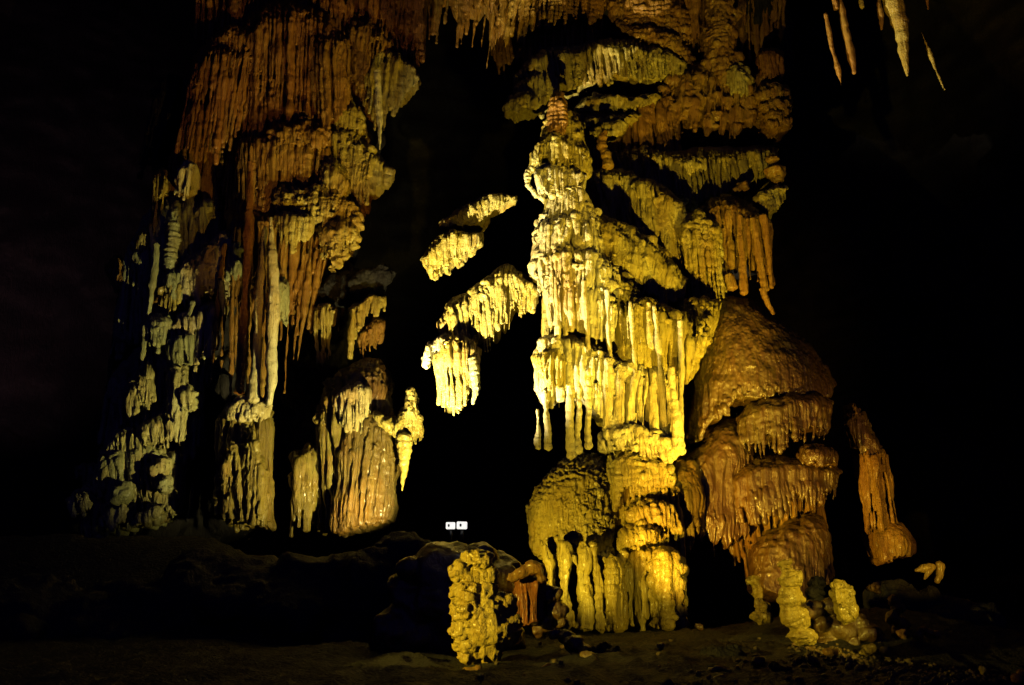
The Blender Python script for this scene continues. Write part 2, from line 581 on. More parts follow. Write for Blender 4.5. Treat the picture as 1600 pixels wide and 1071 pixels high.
def floor_z(x, y):
    z = -0.62 + 0.018 * (y - 8)
    z = z - 0.16 * np.clip(7 - y, 0, 9) ** 1.2
    z = z + 0.95 * np.exp(-((x - 5.3) / 1.6) ** 2 - ((y - 15.5) / 2.2) ** 2) * 0.5
    z = z + 1.6 * np.clip((-x - 2.0) / 3.0, 0, 1) ** 1.0 * np.exp(-((y - 17.0) / 1.6) ** 2)
    z = z - 0.30 * np.clip(x - 3.4, 0, 3) * np.clip((15 - y) / 3, 0, 1)
    return z
def floor(x, y):
    return np.stack([x, y, floor_z(x, y)], -1)
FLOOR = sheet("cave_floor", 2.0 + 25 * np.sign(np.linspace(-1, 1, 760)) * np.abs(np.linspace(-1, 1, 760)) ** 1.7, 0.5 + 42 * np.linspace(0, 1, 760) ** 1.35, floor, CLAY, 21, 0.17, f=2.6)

from mathutils.bvhtree import BVHTree
_fm = FLOOR.data
FLOOR_TREE = BVHTree.FromPolygons([FLOOR.location + v.co for v in _fm.vertices], [tuple(p.vertices) for p in _fm.polygons])


def ground_at(px, py, fallback=12.0):
    """where the floor lies at a place in the photo"""
    d = P(px, py, 10.0).normalized()
    h = FLOOR_TREE.ray_cast(Vector((0, 0, 0)), d, 60)
    return h[0] if h[0] is not None and 6 < h[0].y < 19 else P(px, py, fallback)


# ------------------------------------------------------------ the great column
col = thing("flowstone_column", "tall bright golden column with orange pointed tip and long fluted skirts, in the centre",
            "cave column", P(960, 985, 18.4))
# spire and head
drape("spire", [(860, 165), (862, 150), (870, 139), (880, 145), (885, 165)], [(853, 205), (860, 212), (872, 214), (884, 210), (890, 200)], 18.15, D=0.35, bulge=0.25,
      roll=0.3, fl=0.12, fr=0.0, knobs=0, kr=0.08, ripple=0.8, body=1.0, pop=2.0, mat=AMBER, parent=col, voxel=0.018)
drape("crown", [(854, 194), (862, 176), (880, 170), (897, 178), (910, 198)], [(840, 232), (860, 240), (885, 246), (905, 256), (921, 262)], 18.25, D=0.6, bulge=0.35,
      roll=0.35, fl=0.10, fr=0.045, knobs=26, kr=0.12, ripple=0.3, mat=GOLD, parent=col, voxel=0.02)
drape("mane", [(836, 236), (848, 214), (870, 203), (894, 208), (915, 226)], [(824, 268), (842, 262), (868, 270), (892, 276), (924, 284)], 18.15, D=0.7, bulge=0.3,
      roll=0.3, fl=0.09, fr=0.045, rag=0.3, knobs=22, kr=0.09, ripple=0.3, mat=GOLD, parent=col, voxel=0.018)
drape("jaw", [(830, 262), (850, 254), (880, 256), (902, 260), (917, 270)], [(848, 316), (860, 310), (876, 320), (892, 316), (908, 306)], 18.1, D=0.6, bulge=0.2,
      roll=0.25, fl=0.10, fr=0.045, rag=0.25, knobs=8, kr=0.08, mat=CREAM, parent=col, voxel=0.018, body=0.7)
spike("hanging_loop", [(832, 262), (823, 276), (826, 292), (838, 306), (850, 313)], [6, 6, 5.5, 5, 3.5], 18.0, mat=CREAM, parent=col, voxel=0.016, knob=0.3, kn=12)
drape("neck", [(866, 288), (880, 284), (895, 284), (910, 290)], [(848, 352), (872, 356), (905, 356), (934, 350)], 18.2, D=0.8, bulge=0.3, fl=0.09, fr=0.045,
      rag=0.05, tip=0.9, lean=-0.1, mat=CREAM, parent=col, voxel=0.02)
drape("shoulder", [(842, 350), (852, 330), (885, 312), (915, 306), (934, 336)], [(826, 430), (850, 446), (885, 450), (925, 446), (946, 420)], 18.1, D=1.0, bulge=0.4,
      roll=0.4, lean=-0.15, fl=0.14, fr=0.06, rag=0.2, knobs=46, kr=0.14, ripple=0.25, mat=CREAM, parent=col)
drape("chest", [(836, 395), (862, 372), (895, 368), (930, 380), (965, 415)], [(842, 462), (875, 474), (905, 478), (940, 478), (970, 480)], 17.95, D=1.1, bulge=0.4,
      roll=0.35, lean=-0.1, fl=0.15, fr=0.07, rag=0.3, knobs=30, kr=0.13, ripple=0.2, mat=CREAM, parent=col)
# right-hand arms of drapery
drape("upper_arm_drapery", [(918, 318), (950, 336), (985, 352), (1020, 372), (1050, 402), (1072, 440)], [(935, 405), (955, 420), (985, 448), (1012, 474), (1038, 480), (1068, 470)],
      18.6, D=1.1, bulge=0.25, Yd=0.5, roll=0.42, fl=0.12, fr=0.05, rag=0.12, knobs=14, kr=0.14, mat=GOLD, parent=col)
drape("middle_arm_cap", [(925, 400), (950, 408), (975, 430), (1000, 455)], [(930, 470), (955, 480), (975, 482), (992, 478)], 18.1, D=1.0, bulge=0.3, roll=0.7, fl=0.2, fr=0.06,
      rag=0.2, knobs=26, kr=0.16, mat=GOLD, parent=col, ripple=0.5)
drape("chest_drapery", [(850, 446), (875, 436), (905, 438), (940, 450), (966, 472)], [(862, 516), (885, 524), (912, 530), (938, 538), (962, 546)], 17.9, D=0.9, bulge=0.15,
      roll=0.16, fl=0.17, fr=0.075, rag=0.10, tip=0.8, body=0.8, knobs=8, mat=CREAM, parent=col, pop=0.4)
drape("right_drapery", [(962, 474), (985, 462), (1010, 462), (1045, 480), (1075, 498), (1098, 520)], [(972, 560), (992, 572), (1020, 578), (1048, 585), (1070, 600), (1080, 596)],
      17.95, D=1.2, bulge=0.3, Yd=0.3, roll=0.2, fl=0.12, fr=0.055, rag=0.06, tip=0.8, knobs=16, kr=0.15, mat=GOLD, parent=col)
drape("elbow_bulge", [(1050, 500), (1068, 487), (1090, 492), (1110, 512), (1104, 532)], [(1056, 600), (1068, 604), (1076, 590), (1086, 566), (1100, 548)], 18.0, D=1.2, bulge=0.35,
      roll=0.5, fl=0.16, fr=0.07, rag=0.2, knobs=8, kr=0.2, mat=GOLD, parent=col)
drape("lower_skirt", [(836, 548), (850, 524), (885, 522), (922, 534), (965, 553), (1000, 566), (1040, 568), (1062, 572)],
      [(838, 612), (856, 640), (895, 622), (922, 634), (948, 690), (985, 700), (1030, 706), (1062, 706)], 17.75, D=1.2, bulge=0.3, roll=0.14, fl=0.13, fr=0.062, rag=0.08,
      tip=0.85, knobs=22, kr=0.15, mat=CREAM, parent=col, body=0.85)
drape("skirt_hem", [(934, 690), (950, 656), (985, 650), (1015, 668), (1040, 680), (1064, 668)], [(940, 708), (962, 712), (990, 712), (1020, 722), (1050, 724), (1070, 708)], 17.6, D=1.0, bulge=0.25,
      roll=0.5, fl=0.13, fr=0.055, knobs=14, kr=0.13, fstart=0.2, mat=CREAM, parent=col, ripple=0.6)
drape("skirt_edge", [(834, 560), (848, 545), (868, 540), (885, 552)], [(846, 585), (858, 622), (872, 625), (886, 612)], 17.6, D=0.7, bulge=0.2, roll=0.3, fl=0.1, fr=0.05, rag=0.3,
      knobs=12, kr=0.09, mat=GOLD, parent=col, voxel=0.022)
for path, rads in (([(851, 612), (853, 640), (856, 670), (857, 703)], [8, 5, 6, 7]), ([(889, 600), (891, 640), (890, 680), (893, 716)], [7, 5.5, 5.5, 8]),
                   ([(903, 600), (905, 640), (903, 675), (904, 708)], [7, 4.5, 4.5, 8]), ([(918, 605), (921, 640), (918, 675), (922, 702)], [7, 5, 5, 7]),
                   ([(840, 640), (841, 670), (840, 702)], [1.5, 3.5, 4.5])):
    spike("thin_pillar", path, rads, 17.75, mat=CREAM, parent=col, voxel=0.018)
spike("thick_runnel", [(1048, 575), (1053, 620), (1058, 660), (1060, 704)], [5, 6, 9, 11], 17.6, mat=CREAM, parent=col, voxel=0.02)

drape("flank_flow", [(1040, 486), (1070, 470), (1100, 462), (1128, 474)], [(1072, 600), (1084, 620), (1094, 590), (1112, 540)], 18.5, D=1.0, bulge=0.3, roll=0.4, fl=0.16, fr=0.05, rag=0.2, knobs=12, kr=0.14,
      mat=GOLD, parent=col)
drape("hip_flow", [(900, 425), (935, 420), (975, 446), (1010, 470)], [(915, 540), (945, 552), (985, 575), (1030, 585)], 18.35, D=0.8, bulge=0.2, roll=0.2, fl=0.14, fr=0.055, rag=0.1, mat=GOLD, parent=col)
drape("inner_core", [(850, 300), (880, 290), (915, 300), (960, 400), (1010, 470), (1060, 500)], [(845, 560), (880, 600), (940, 690), (985, 700), (1030, 706), (1068, 690)], 18.7, D=0.9, bulge=0.3, fl=0.14, fr=0.06,
      rag=0.1, mat=GOLD, parent=col, voxel=0.036)
for k, (path, rads) in enumerate((([(868, 430), (872, 500), (870, 560), (874, 640)], [5, 6, 5, 2]), ([(912, 436), (917, 520), (924, 600), (926, 640)], [6, 5, 6, 3]),
                   ([(948, 452), (951, 530), (962, 620), (966, 690)], [5, 5, 5, 6]), ([(985, 470), (990, 560), (1002, 640), (1004, 706)], [4, 5, 5, 6]),
                   ([(1022, 475), (1030, 560), (1038, 640), (1040, 712)], [5, 6, 5, 7]), ([(1062, 500), (1066, 560), (1064, 640), (1066, 700)], [5, 7, 6, 5]),
                   ([(858, 350), (856, 400), (862, 450), (860, 510)], [5, 6, 5, 4]), ([(895, 345), (900, 390), (896, 440), (902, 520)], [6, 7, 6, 4]), ([(925, 340), (930, 380), (940, 430), (944, 500)], [6, 7, 6, 4]))):
    spike("long_runnel", path, [r_ * 0.62 for r_ in rads], 17.82 if k < 6 else 18.08, mat=CREAM, parent=col, voxel=0.018, knob=0.1, stria=1.0)

# the block the column stands on
blk = thing("flowstone_pedestal", "broad pedestal with a pebbly face above slim pillars, under the golden column",
            "flowstone", P(960, 985, 18.0))
drape("pebbly_mound", [(828, 800), (838, 772), (856, 745), (880, 722), (905, 712), (935, 716), (955, 728)],
      [(830, 856), (846, 876), (864, 872), (890, 866), (920, 872), (945, 868), (968, 858)], 17.55, D=1.2, bulge=0.5, roll=0.3, lean=-0.1, fl=0.10, fr=0.035, rag=0.08, tip=0.5, fstart=0.72, body=0.98,
      mat=GOLD, parent=blk, pop=3.6, stria=1.2, knobs=0, sf=1.9)
drape("mound_folds", [(846, 776), (866, 758), (892, 748), (925, 752), (952, 770)], [(838, 870), (862, 882), (892, 880), (925, 884), (956, 872)], 17.5, D=0.9, bulge=0.5, roll=0.3, fl=0.5, fr=0.0, rag=0.35, tip=0.5, body=0.95, knobs=16, kr=0.14,
      mat=GOLD, parent=blk, pop=3.6, stria=1.2, sf=1.9, fstart=0.25)
drape("pedestal_dome", [(944, 712), (962, 698), (985, 692), (1012, 700), (1040, 716), (1056, 740)], [(958, 800), (975, 780), (990, 778), (1010, 780), (1035, 770), (1050, 765)],
      17.5, D=1.3, bulge=0.4, roll=0.35, fl=0.13, fr=0.05, rag=0.2, fstart=0.3, knobs=10, kr=0.14, mat=GOLD, parent=blk, ripple=0.5)
drape("pedestal_middle_ledge", [(975, 800), (990, 786), (1012, 780), (1036, 782), (1054, 790)], [(985, 822), (1005, 824), (1030, 830), (1052, 842), (1068, 840)], 17.5, D=1.0, bulge=0.35,
      roll=0.35, fl=0.11, fr=0.045, rag=0.3, knobs=16, kr=0.12, mat=GOLD, parent=blk)
drape("pedestal_boss", [(964, 842), (978, 822), (998, 812), (1020, 818), (1034, 834)], [(966, 864), (985, 862), (1005, 856), (1020, 850), (1034, 848)], 17.3, D=0.8, bulge=0.35,
      roll=0.6, fl=0.12, fr=0.05, knobs=16, kr=0.1, mat=GOLD, parent=blk)
drape("pedestal_core", [(940, 730), (970, 716), (1010, 720), (1060, 745)], [(948, 900), (985, 905), (1030, 905), (1070, 900)], 17.85, D=1.6, bulge=0.3, fl=0.14, fr=0.06,
      mat=GOLD, parent=blk, knobs=30, kr=0.14, voxel=0.034)
drape("foot_drapery", [(965, 870), (985, 856), (1018, 850), (1048, 852), (1066, 866)], [(978, 982), (995, 982), (1025, 982), (1052, 981), (1074, 978)], 17.5, D=1.2, bulge=0.35,
      roll=0.16, fl=0.17, fr=0.07, rag=0.12, tip=0.9, body=1.0, knobs=24, kr=0.14, mat=GOLD, parent=blk, stria=1.6, wav=3.0)
drape("left_curtain", [(905, 868), (925, 852), (950, 850), (968, 862)], [(912, 975), (930, 983), (955, 983), (975, 982)], 17.55, D=0.5, bulge=0.2, roll=0.12, fl=0.15, fr=0.055,
      rag=0.05, tip=0.9, body=0.3, knobs=6, kr=0.1, mat=CREAM, parent=blk)
for path, rads in (([(850, 852), (856, 872), (861, 915), (872, 950), (888, 982)], [3, 7, 5, 4, 6]), ([(880, 848), (883, 866), (881, 900), (884, 940), (890, 982)], [4, 8, 8, 7, 8]),
                   ([(898, 868), (906, 890), (907, 910)], [4, 3, 1.5]), ([(910, 846), (915, 866), (911, 900), (916, 940), (913, 984)], [4, 10, 6, 9, 11]),
                   ([(926, 850), (931, 880), (936, 920), (940, 984)], [8, 5, 7, 9]), ([(955, 870), (958, 900), (962, 984)], [10, 13, 15])):
    spike("pillar", path, rads, 17.15, mat=GOLD, parent=blk, voxel=0.016, knob=0.1, stria=1.6, amp=0.9)

drape("right_flank", [(1040, 730), (1058, 712), (1080, 716), (1098, 735)], [(1048, 860), (1066, 885), (1084, 880), (1100, 850)], 18.2, D=1.2, bulge=0.4, roll=0.4, fl=0.14, fr=0.04, rag=0.3, fstart=0.6, body=0.9,
      mat=OCHRE, parent=blk, pop=1.2)
for path, rads in (([(866, 868), (864, 900), (868, 925)], [4, 3, 1.5]), ([(922, 866), (924, 900), (925, 930)], [4, 4, 2]), ([(944, 870), (946, 905), (943, 950), (948, 984)], [4, 2.5, 4, 7]),
                   ([(1036, 862), (1044, 900), (1040, 950), (1044, 982)], [9, 6, 8, 12]), ([(975, 862), (968, 890), (976, 930), (972, 983)], [8, 4, 5, 9])):
    spike("pillar", path, rads, 17.3, mat=GOLD, parent=blk, voxel=0.018, knob=0.16)
drape("pillar_cluster", [(940, 870), (958, 856), (980, 862), (996, 872)], [(944, 960), (962, 984), (984, 984), (1000, 970)], 17.45, D=0.6, bulge=0.3, roll=0.2, fl=0.2, fr=0.08, rag=0.15, knobs=14, kr=0.14, mat=GOLD, parent=blk)
drape("crusted_pillar", [(1014, 866), (1030, 852), (1052, 858), (1064, 872)], [(1020, 983), (1036, 984), (1054, 983), (1072, 980)], 17.3, D=0.9, bulge=0.4, roll=0.2, fl=0.16, fr=0.05, rag=0.05, knobs=60, kr=0.13, body=1.0,
      mat=GOLD, parent=blk)

# ------------------------------------------------------------ left arms of the column
drape("hanging_drapery", [(690, 346), (705, 332), (728, 318), (760, 304), (785, 302), (808, 305)], [(688, 357), (712, 358), (738, 362), (756, 350), (772, 322), (806, 318)], 19.2, D=0.7,
      bulge=0.2, roll=0.3, fl=0.10, fr=0.045, rag=0.2, knobs=10, kr=0.1, mat=GOLD,
      label="topmost narrow arched drapery in the dark gap left of the golden column", cat="cave drapery", group="draperies left of the column")
drape("hanging_drapery", [(658, 405), (670, 388), (690, 368), (715, 360), (752, 364)], [(662, 420), (678, 440), (695, 426), (722, 410), (750, 384)], 19.0, D=0.6, bulge=0.2, roll=0.2,
      fl=0.085, fr=0.04, rag=0.2, tip=0.35, knobs=5, kr=0.08, mat=GOLD,
      label="pale fan-shaped drapery with a fringe of slanting points, under the topmost arched one", cat="cave drapery", group="draperies left of the column")
la = thing("hanging_drapery", "largest drapery left of the golden column, a sloping fringe ending in a thick pointed lobe", "cave drapery", P(707, 656, 18.6),
           "draperies left of the column")
drape("sloping_fringe", [(684, 505), (700, 474), (732, 452), (762, 430), (795, 410), (822, 428), (838, 452)], [(700, 545), (715, 575), (738, 590), (762, 580), (780, 550), (795, 522), (838, 488)],
      18.7, D=0.9, bulge=0.2, Yd=-0.3, roll=0.16, fl=0.12, fr=0.06, rag=0.28, tip=0.4, body=0.72, knobs=18, kr=0.12, mat=GOLD, parent=la)
drape("pointed_lobe", [(684, 545), (700, 520), (722, 520), (748, 545)], [(684, 632), (700, 656), (716, 652), (746, 592)], 18.5, D=0.7, bulge=0.3, roll=0.15, fl=0.12, fr=0.06,
      rag=0.1, tip=0.5, knobs=8, kr=0.1, mat=GOLD, parent=la)
drape("curled_edge", [(661, 560), (668, 536), (684, 526), (706, 524), (718, 530)], [(666, 578), (672, 560), (690, 556), (702, 560), (712, 562)], 18.7, D=0.4, bulge=0.1, roll=0.3, fl=0.09,
      fr=0.04, rag=0.35, mat=CREAM, parent=la, voxel=0.02)
spike("side_point", [(738, 560), (742, 590), (745, 612), (738, 632)], [8, 8, 6, 3], 18.5, mat=OLIVE, parent=la)

# ------------------------------------------------------------ terraces up and to the right
wr = thing("terrace_drapery", "wide fluted terrace with a dark flat top, right of the golden column's head", "cave terrace", P(1090, 330, 20.6), "terraces behind the column")
drape("terrace_curtain", [(950, 236), (1000, 230), (1060, 236), (1110, 232), (1165, 228), (1216, 232)], [(962, 275), (1010, 296), (1062, 318), (1095, 326), (1150, 314), (1220, 275)],
      20.6, D=1.4, bulge=0.3, roll=0.25, fl=0.13, fr=0.055, rag=0.2, tip=0.45, knobs=12, kr=0.12, mat=GOLD, parent=wr, voxel=0.034)
lumps("end_knob", [(1212, 268, 16), (1206, 250, 12), (1216, 280, 10)], 20.3, mat=AMBER, parent=wr, n=3)
lumps("end_knob", [(1160, 292, 12), (1150, 299, 9)], 20.3, mat=AMBER, parent=wr, n=3)
bc = thing("terrace_drapery", "sloping fluted curtain behind the column's right shoulder, below the wide flat terrace", "cave terrace", P(1040, 460, 19.9), "terraces behind the column")
drape("upper_curtain", [(914, 268), (950, 262), (992, 270)], [(938, 346), (965, 356), (996, 362)], 19.9, D=0.8, bulge=0.15, roll=0.15, fl=0.13, fr=0.06, rag=0.08, mat=GOLD, parent=bc, voxel=0.032)
drape("long_curtain", [(972, 290), (990, 278), (1015, 280), (1040, 292), (1068, 318), (1082, 350)], [(985, 365), (1010, 386), (1036, 405), (1056, 425), (1080, 465), (1104, 470)], 19.7, D=1.0,
      bulge=0.25, roll=0.16, fl=0.12, fr=0.055, rag=0.08, tip=0.8, mat=GOLD, parent=bc, voxel=0.032)
drape("connecting_flow", [(1056, 352), (1078, 334), (1102, 330), (1122, 348)], [(1072, 480), (1092, 500), (1116, 494), (1138, 474)], 19.4, D=0.9, bulge=0.3, roll=0.2, fl=0.14, fr=0.055, rag=0.1,
      knobs=18, kr=0.12, mat=GOLD, parent=bc, voxel=0.032, ripple=0.6)
spike("stalagmite", [(945, 204), (940, 222), (945, 240), (950, 262)], [5, 8, 8, 9], 19.8, mat=AMBER, knob=0.25, kn=4, ripple=1.2, voxel=0.024,
      label="little ringed stalagmite standing just right of the golden column's head", cat="stalagmite")
rc = thing("amber_drapery", "domed amber drapery with long separate orange runnels, above the smooth brown dome", "cave drapery", P(1155, 465, 19.7))
drape("amber_cap", [(1094, 322), (1110, 310), (1132, 306), (1158, 312), (1182, 322), (1198, 332)], [(1108, 450), (1122, 446), (1146, 456), (1160, 440), (1182, 424), (1204, 440)], 19.7, D=1.2,
      bulge=0.4, roll=0.22, fl=0.13, fr=0.055, rag=0.2, body=0.7, knobs=8, kr=0.14, mat=AMBER, parent=rc, voxel=0.032)
for path, rads in (([(1156, 336), (1158, 400), (1163, 460)], [5, 5, 6]), ([(1174, 340), (1186, 400), (1196, 455)], [5, 6, 6]), ([(1192, 336), (1202, 400), (1206, 452)], [4, 5, 4]),
                   ([(1192, 450), (1200, 475), (1208, 492)], [6, 4, 2]), ([(1138, 430), (1144, 452)], [7, 8])):
    spike("runnel", path, rads, 19.45, mat=AMBER, parent=rc, voxel=0.018, knob=0.07, stria=1.4)
drape("runnel_curtain", [(1150, 338), (1170, 332), (1190, 334), (1206, 342)], [(1156, 452), (1172, 440), (1190, 462), (1208, 448)], 19.6, D=0.4, bulge=0.15, roll=0.1, fl=0.15, fr=0.055, rag=0.3, tip=0.6, body=0.5, mat=AMBER, parent=rc, voxel=0.03)
drape("side_lobe", [(1178, 312), (1196, 296), (1215, 288), (1230, 292)], [(1188, 322), (1200, 338), (1216, 330), (1228, 312)], 20.0, D=0.7, bulge=0.2, roll=0.4, fl=0.13, fr=0.05, knobs=6, mat=GOLD, parent=rc,
      voxel=0.03)

# ------------------------------------------------------------ top of the wall, centre
t1 = thing("shelf_drapery", "long arched shelf with a comb of flutes, high behind the tip of the golden column", "cave shelf", P(960, 140, 21.6), "shelves high on the back wall")
drape("shelf_curtain", [(806, 124), (822, 98), (850, 80), (895, 70), (935, 62), (985, 64), (1035, 74), (1075, 98)], [(815, 132), (850, 136), (885, 142), (925, 140), (965, 134), (1000, 130), (1035, 130), (1075, 118)],
      21.2, D=1.6, bulge=0.5, roll=0.25, fl=0.13, fr=0.055, rag=0.2, tip=0.6, mat=GOLD, parent=t1, voxel=0.036)
drape("shelf_lower_dome", [(804, 140), (822, 118), (845, 106), (862, 108), (874, 120)], [(812, 150), (832, 160), (850, 168), (864, 160), (874, 146)], 21.2, D=0.8, bulge=0.3, roll=0.3, fl=0.12, fr=0.05,
      rag=0.15, mat=GOLD, parent=t1, voxel=0.034)
drape("rounded_drapery", [(786, 165), (796, 150), (818, 144), (836, 150), (846, 162)], [(788, 178), (805, 178), (820, 177), (836, 174), (846, 170)], 20.9, D=0.7, bulge=0.3, roll=0.35, fl=0.1, fr=0.04,
      rag=0.2, mat=GOLD, voxel=0.03, label="small rounded drapery left of the golden column's orange tip", cat="cave drapery")
t2 = thing("stepped_drapery", "three stacked ragged ledges right of the golden column's orange tip", "cave ledges", P(960, 205, 21.0))
drape("top_ledge", [(898, 168), (915, 152), (950, 146), (990, 150), (1035, 148)], [(908, 182), (935, 178), (962, 178), (992, 172), (1030, 162)], 21.0, D=1.2, bulge=0.4, roll=0.3, fl=0.09, fr=0.035, rag=0.3,
      knobs=10, mat=GOLD, parent=t2, voxel=0.032)
drape("middle_ledge", [(910, 190), (935, 182), (965, 180), (1004, 176)], [(914, 197), (940, 198), (968, 196), (998, 188)], 20.8, D=1.0, bulge=0.3, roll=0.4, fl=0.1, fr=0.035, rag=0.3, knobs=10, mat=GOLD, parent=t2, voxel=0.03)
drape("bottom_ledge", [(925, 206), (940, 198), (962, 194), (980, 194)], [(926, 214), (942, 216), (962, 210), (976, 204)], 20.6, D=0.9, bulge=0.25, roll=0.4, fl=0.1, fr=0.035, rag=0.3, knobs=6, mat=GOLD, parent=t2, voxel=0.03)
t3 = thing("knobby_dome", "knobby orange dome of rippled ledges at the top edge of the picture, right of centre", "cave dome", P(1010, 90, 22.4))
drape("dome_top", [(945, -20), (985, -30), (1030, -26), (1062, -10), (1078, 20)], [(952, 34), (985, 44), (1020, 50), (1058, 62), (1086, 80)], 21.7, D=1.4, bulge=0.5, roll=0.5, fl=0.14, fr=0.05, knobs=40, kr=0.16,
      ripple=1.2, mat=AMBER, parent=t3, voxel=0.038)
drape("dome_skirt", [(958, 30), (1000, 36), (1046, 50), (1080, 78)], [(975, 56), (1010, 62), (1046, 76), (1088, 112)], 21.5, D=1.0, bulge=0.4, roll=0.5, fl=0.15, fr=0.05, knobs=26, kr=0.14, ripple=1.0, mat=AMBER,
      parent=t3, voxel=0.038)
drape("knobby_column", [(1106, -30), (1125, -36), (1146, -30)], [(1098, 130), (1125, 128), (1152, 110)], 21.3, D=1.2, bulge=0.4, roll=0.1, fl=0.2, fr=0.05, knobs=60, kr=0.18, ripple=1.2, mat=AMBER, voxel=0.038,
      label="lumpy orange column running off the top edge, right of the knobby dome", cat="cave column")
drape("flowing_rib", [(1130, 110), (1148, 100), (1172, 108), (1178, 122)], [(1132, 140), (1148, 156), (1160, 160), (1172, 140)], 21.2, D=0.8, bulge=0.3, roll=0.3, fl=0.12, fr=0.05, rag=0.3, knobs=12, kr=0.12, mat=GOLD, voxel=0.032,
      label="short twisted rib of flowstone below the lumpy orange column at upper right", cat="flowstone")
bar = thing("barrel_drapery", "barrel-shaped orange flowstone in four ringed bands, at the right end of the upper wall", "flowstone", P(1208, 210, 20.9))
for k, (c_, b_) in enumerate((([(1180, 146), (1192, 132), (1212, 128), (1234, 138)], [(1186, 158), (1205, 160), (1236, 156)]),
                              ([(1184, 162), (1200, 155), (1236, 154)], [(1190, 172), (1210, 174), (1237, 170)]),
                              ([(1188, 176), (1208, 170), (1237, 168)], [(1194, 186), (1212, 188), (1237, 182)]),
                              ([(1192, 190), (1212, 182), (1236, 180)], [(1200, 204), (1216, 206), (1236, 198)]))):
    drape("band", c_, b_, 20.9 - 0.05 * k, D=1.0, bulge=0.35, roll=0.45, fl=0.10, fr=0.04, rag=0.25, mat=AMBER, parent=bar, voxel=0.03, stria=1.3)
drape("curtain_above_barrel", [(1184, 84), (1200, 74), (1222, 82)], [(1190, 126), (1206, 130), (1220, 128)], 21.2, D=0.7, bulge=0.3, roll=0.2, fl=0.12, fr=0.05, mat=RUST, voxel=0.032, rag=0.2,
      label="short rust-red curtain directly above the barrel-shaped flowstone", cat="cave drapery")
# faint long curtains right at the top
drape("ceiling_curtain", [(640, -60), (690, -70), (740, -70), (800, -60), (840, -50)], [(650, 40), (690, 96), (735, 112), (775, 124), (812, 100)], 21.8, D=1.0, bulge=0.2, roll=0.1, fl=0.24, fr=0.085, rag=0.3, tip=0.5,
      body=0.4, mat=AMBER, voxel=0.045, label="faint row of long thin brown curtains hanging from the roof, left of centre top", cat="cave curtain", group="curtains from the roof")
drape("ceiling_curtain", [(812, -40), (850, -50), (900, -50), (950, -40)], [(806, 75), (838, 62), (880, 44), (948, 30)], 21.8, D=1.0, bulge=0.3, roll=0.2, fl=0.18, fr=0.07, rag=0.2, knobs=20, ripple=0.8, mat=AMBER, voxel=0.04,
      label="dim knobby slope of flowstone at the top edge, left of the knobby orange dome", cat="cave curtain", group="curtains from the roof")
drape("ceiling_curtain", [(1066, -40), (1085, -44), (1104, -40)], [(1076, 70), (1088, 86), (1102, 60)], 21.9, D=0.8, bulge=0.2, roll=0.1, fl=0.15, fr=0.06, rag=0.2, mat=AMBER, voxel=0.04,
      label="dim fluted strip between the knobby orange dome and the lumpy orange column", cat="cave curtain", group="curtains from the roof")
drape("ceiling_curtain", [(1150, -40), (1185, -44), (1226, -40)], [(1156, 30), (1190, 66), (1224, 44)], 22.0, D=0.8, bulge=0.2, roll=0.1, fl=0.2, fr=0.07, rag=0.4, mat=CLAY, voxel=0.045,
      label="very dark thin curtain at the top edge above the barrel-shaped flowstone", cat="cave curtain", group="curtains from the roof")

bk = thing("back_curtain", "dark broken curtains filling the wall between the high shelves and the wide flat terrace", "cave curtain", P(1100, 220, 22.0))
drape("back_flow", [(1040, 130), (1080, 100), (1130, 96), (1180, 110), (1220, 120)], [(1010, 200), (1060, 214), (1120, 220), (1180, 216), (1226, 212)], 21.3, D=1.0, bulge=0.3, roll=0.4, fl=0.2, fr=0.07, rag=0.3, knobs=60, kr=0.22,
      mat=AMBER, parent=bk, voxel=0.04)
drape("upper_back_flow", [(1080, -50), (1120, -60), (1180, -60), (1230, -40)], [(1080, 90), (1120, 110), (1180, 106), (1226, 80)], 22.0, D=1.0, bulge=0.3, roll=0.1, fl=0.2, fr=0.08, rag=0.2, knobs=20, kr=0.2, mat=AMBER, parent=bk,
      voxel=0.044)
drape("middle_back_flow", [(900, 170), (960, 150), (1020, 150), (1060, 170)], [(900, 300), (960, 320), (1020, 320), (1070, 300)], 21.2, D=1.0, bulge=0.3, roll=0.1, fl=0.2, fr=0.08, rag=0.2, knobs=20, kr=0.2, mat=AMBER, parent=bk,
      voxel=0.044)
drape("left_back_flow", [(760, -50), (800, -60), (860, -60), (950, -50)], [(770, 130), (810, 150), (860, 150), (940, 120)], 22.2, D=1.0, bulge=0.3, roll=0.1, fl=0.2, fr=0.08, rag=0.25, knobs=20, kr=0.2, mat=AMBER, parent=bk,
      voxel=0.044)

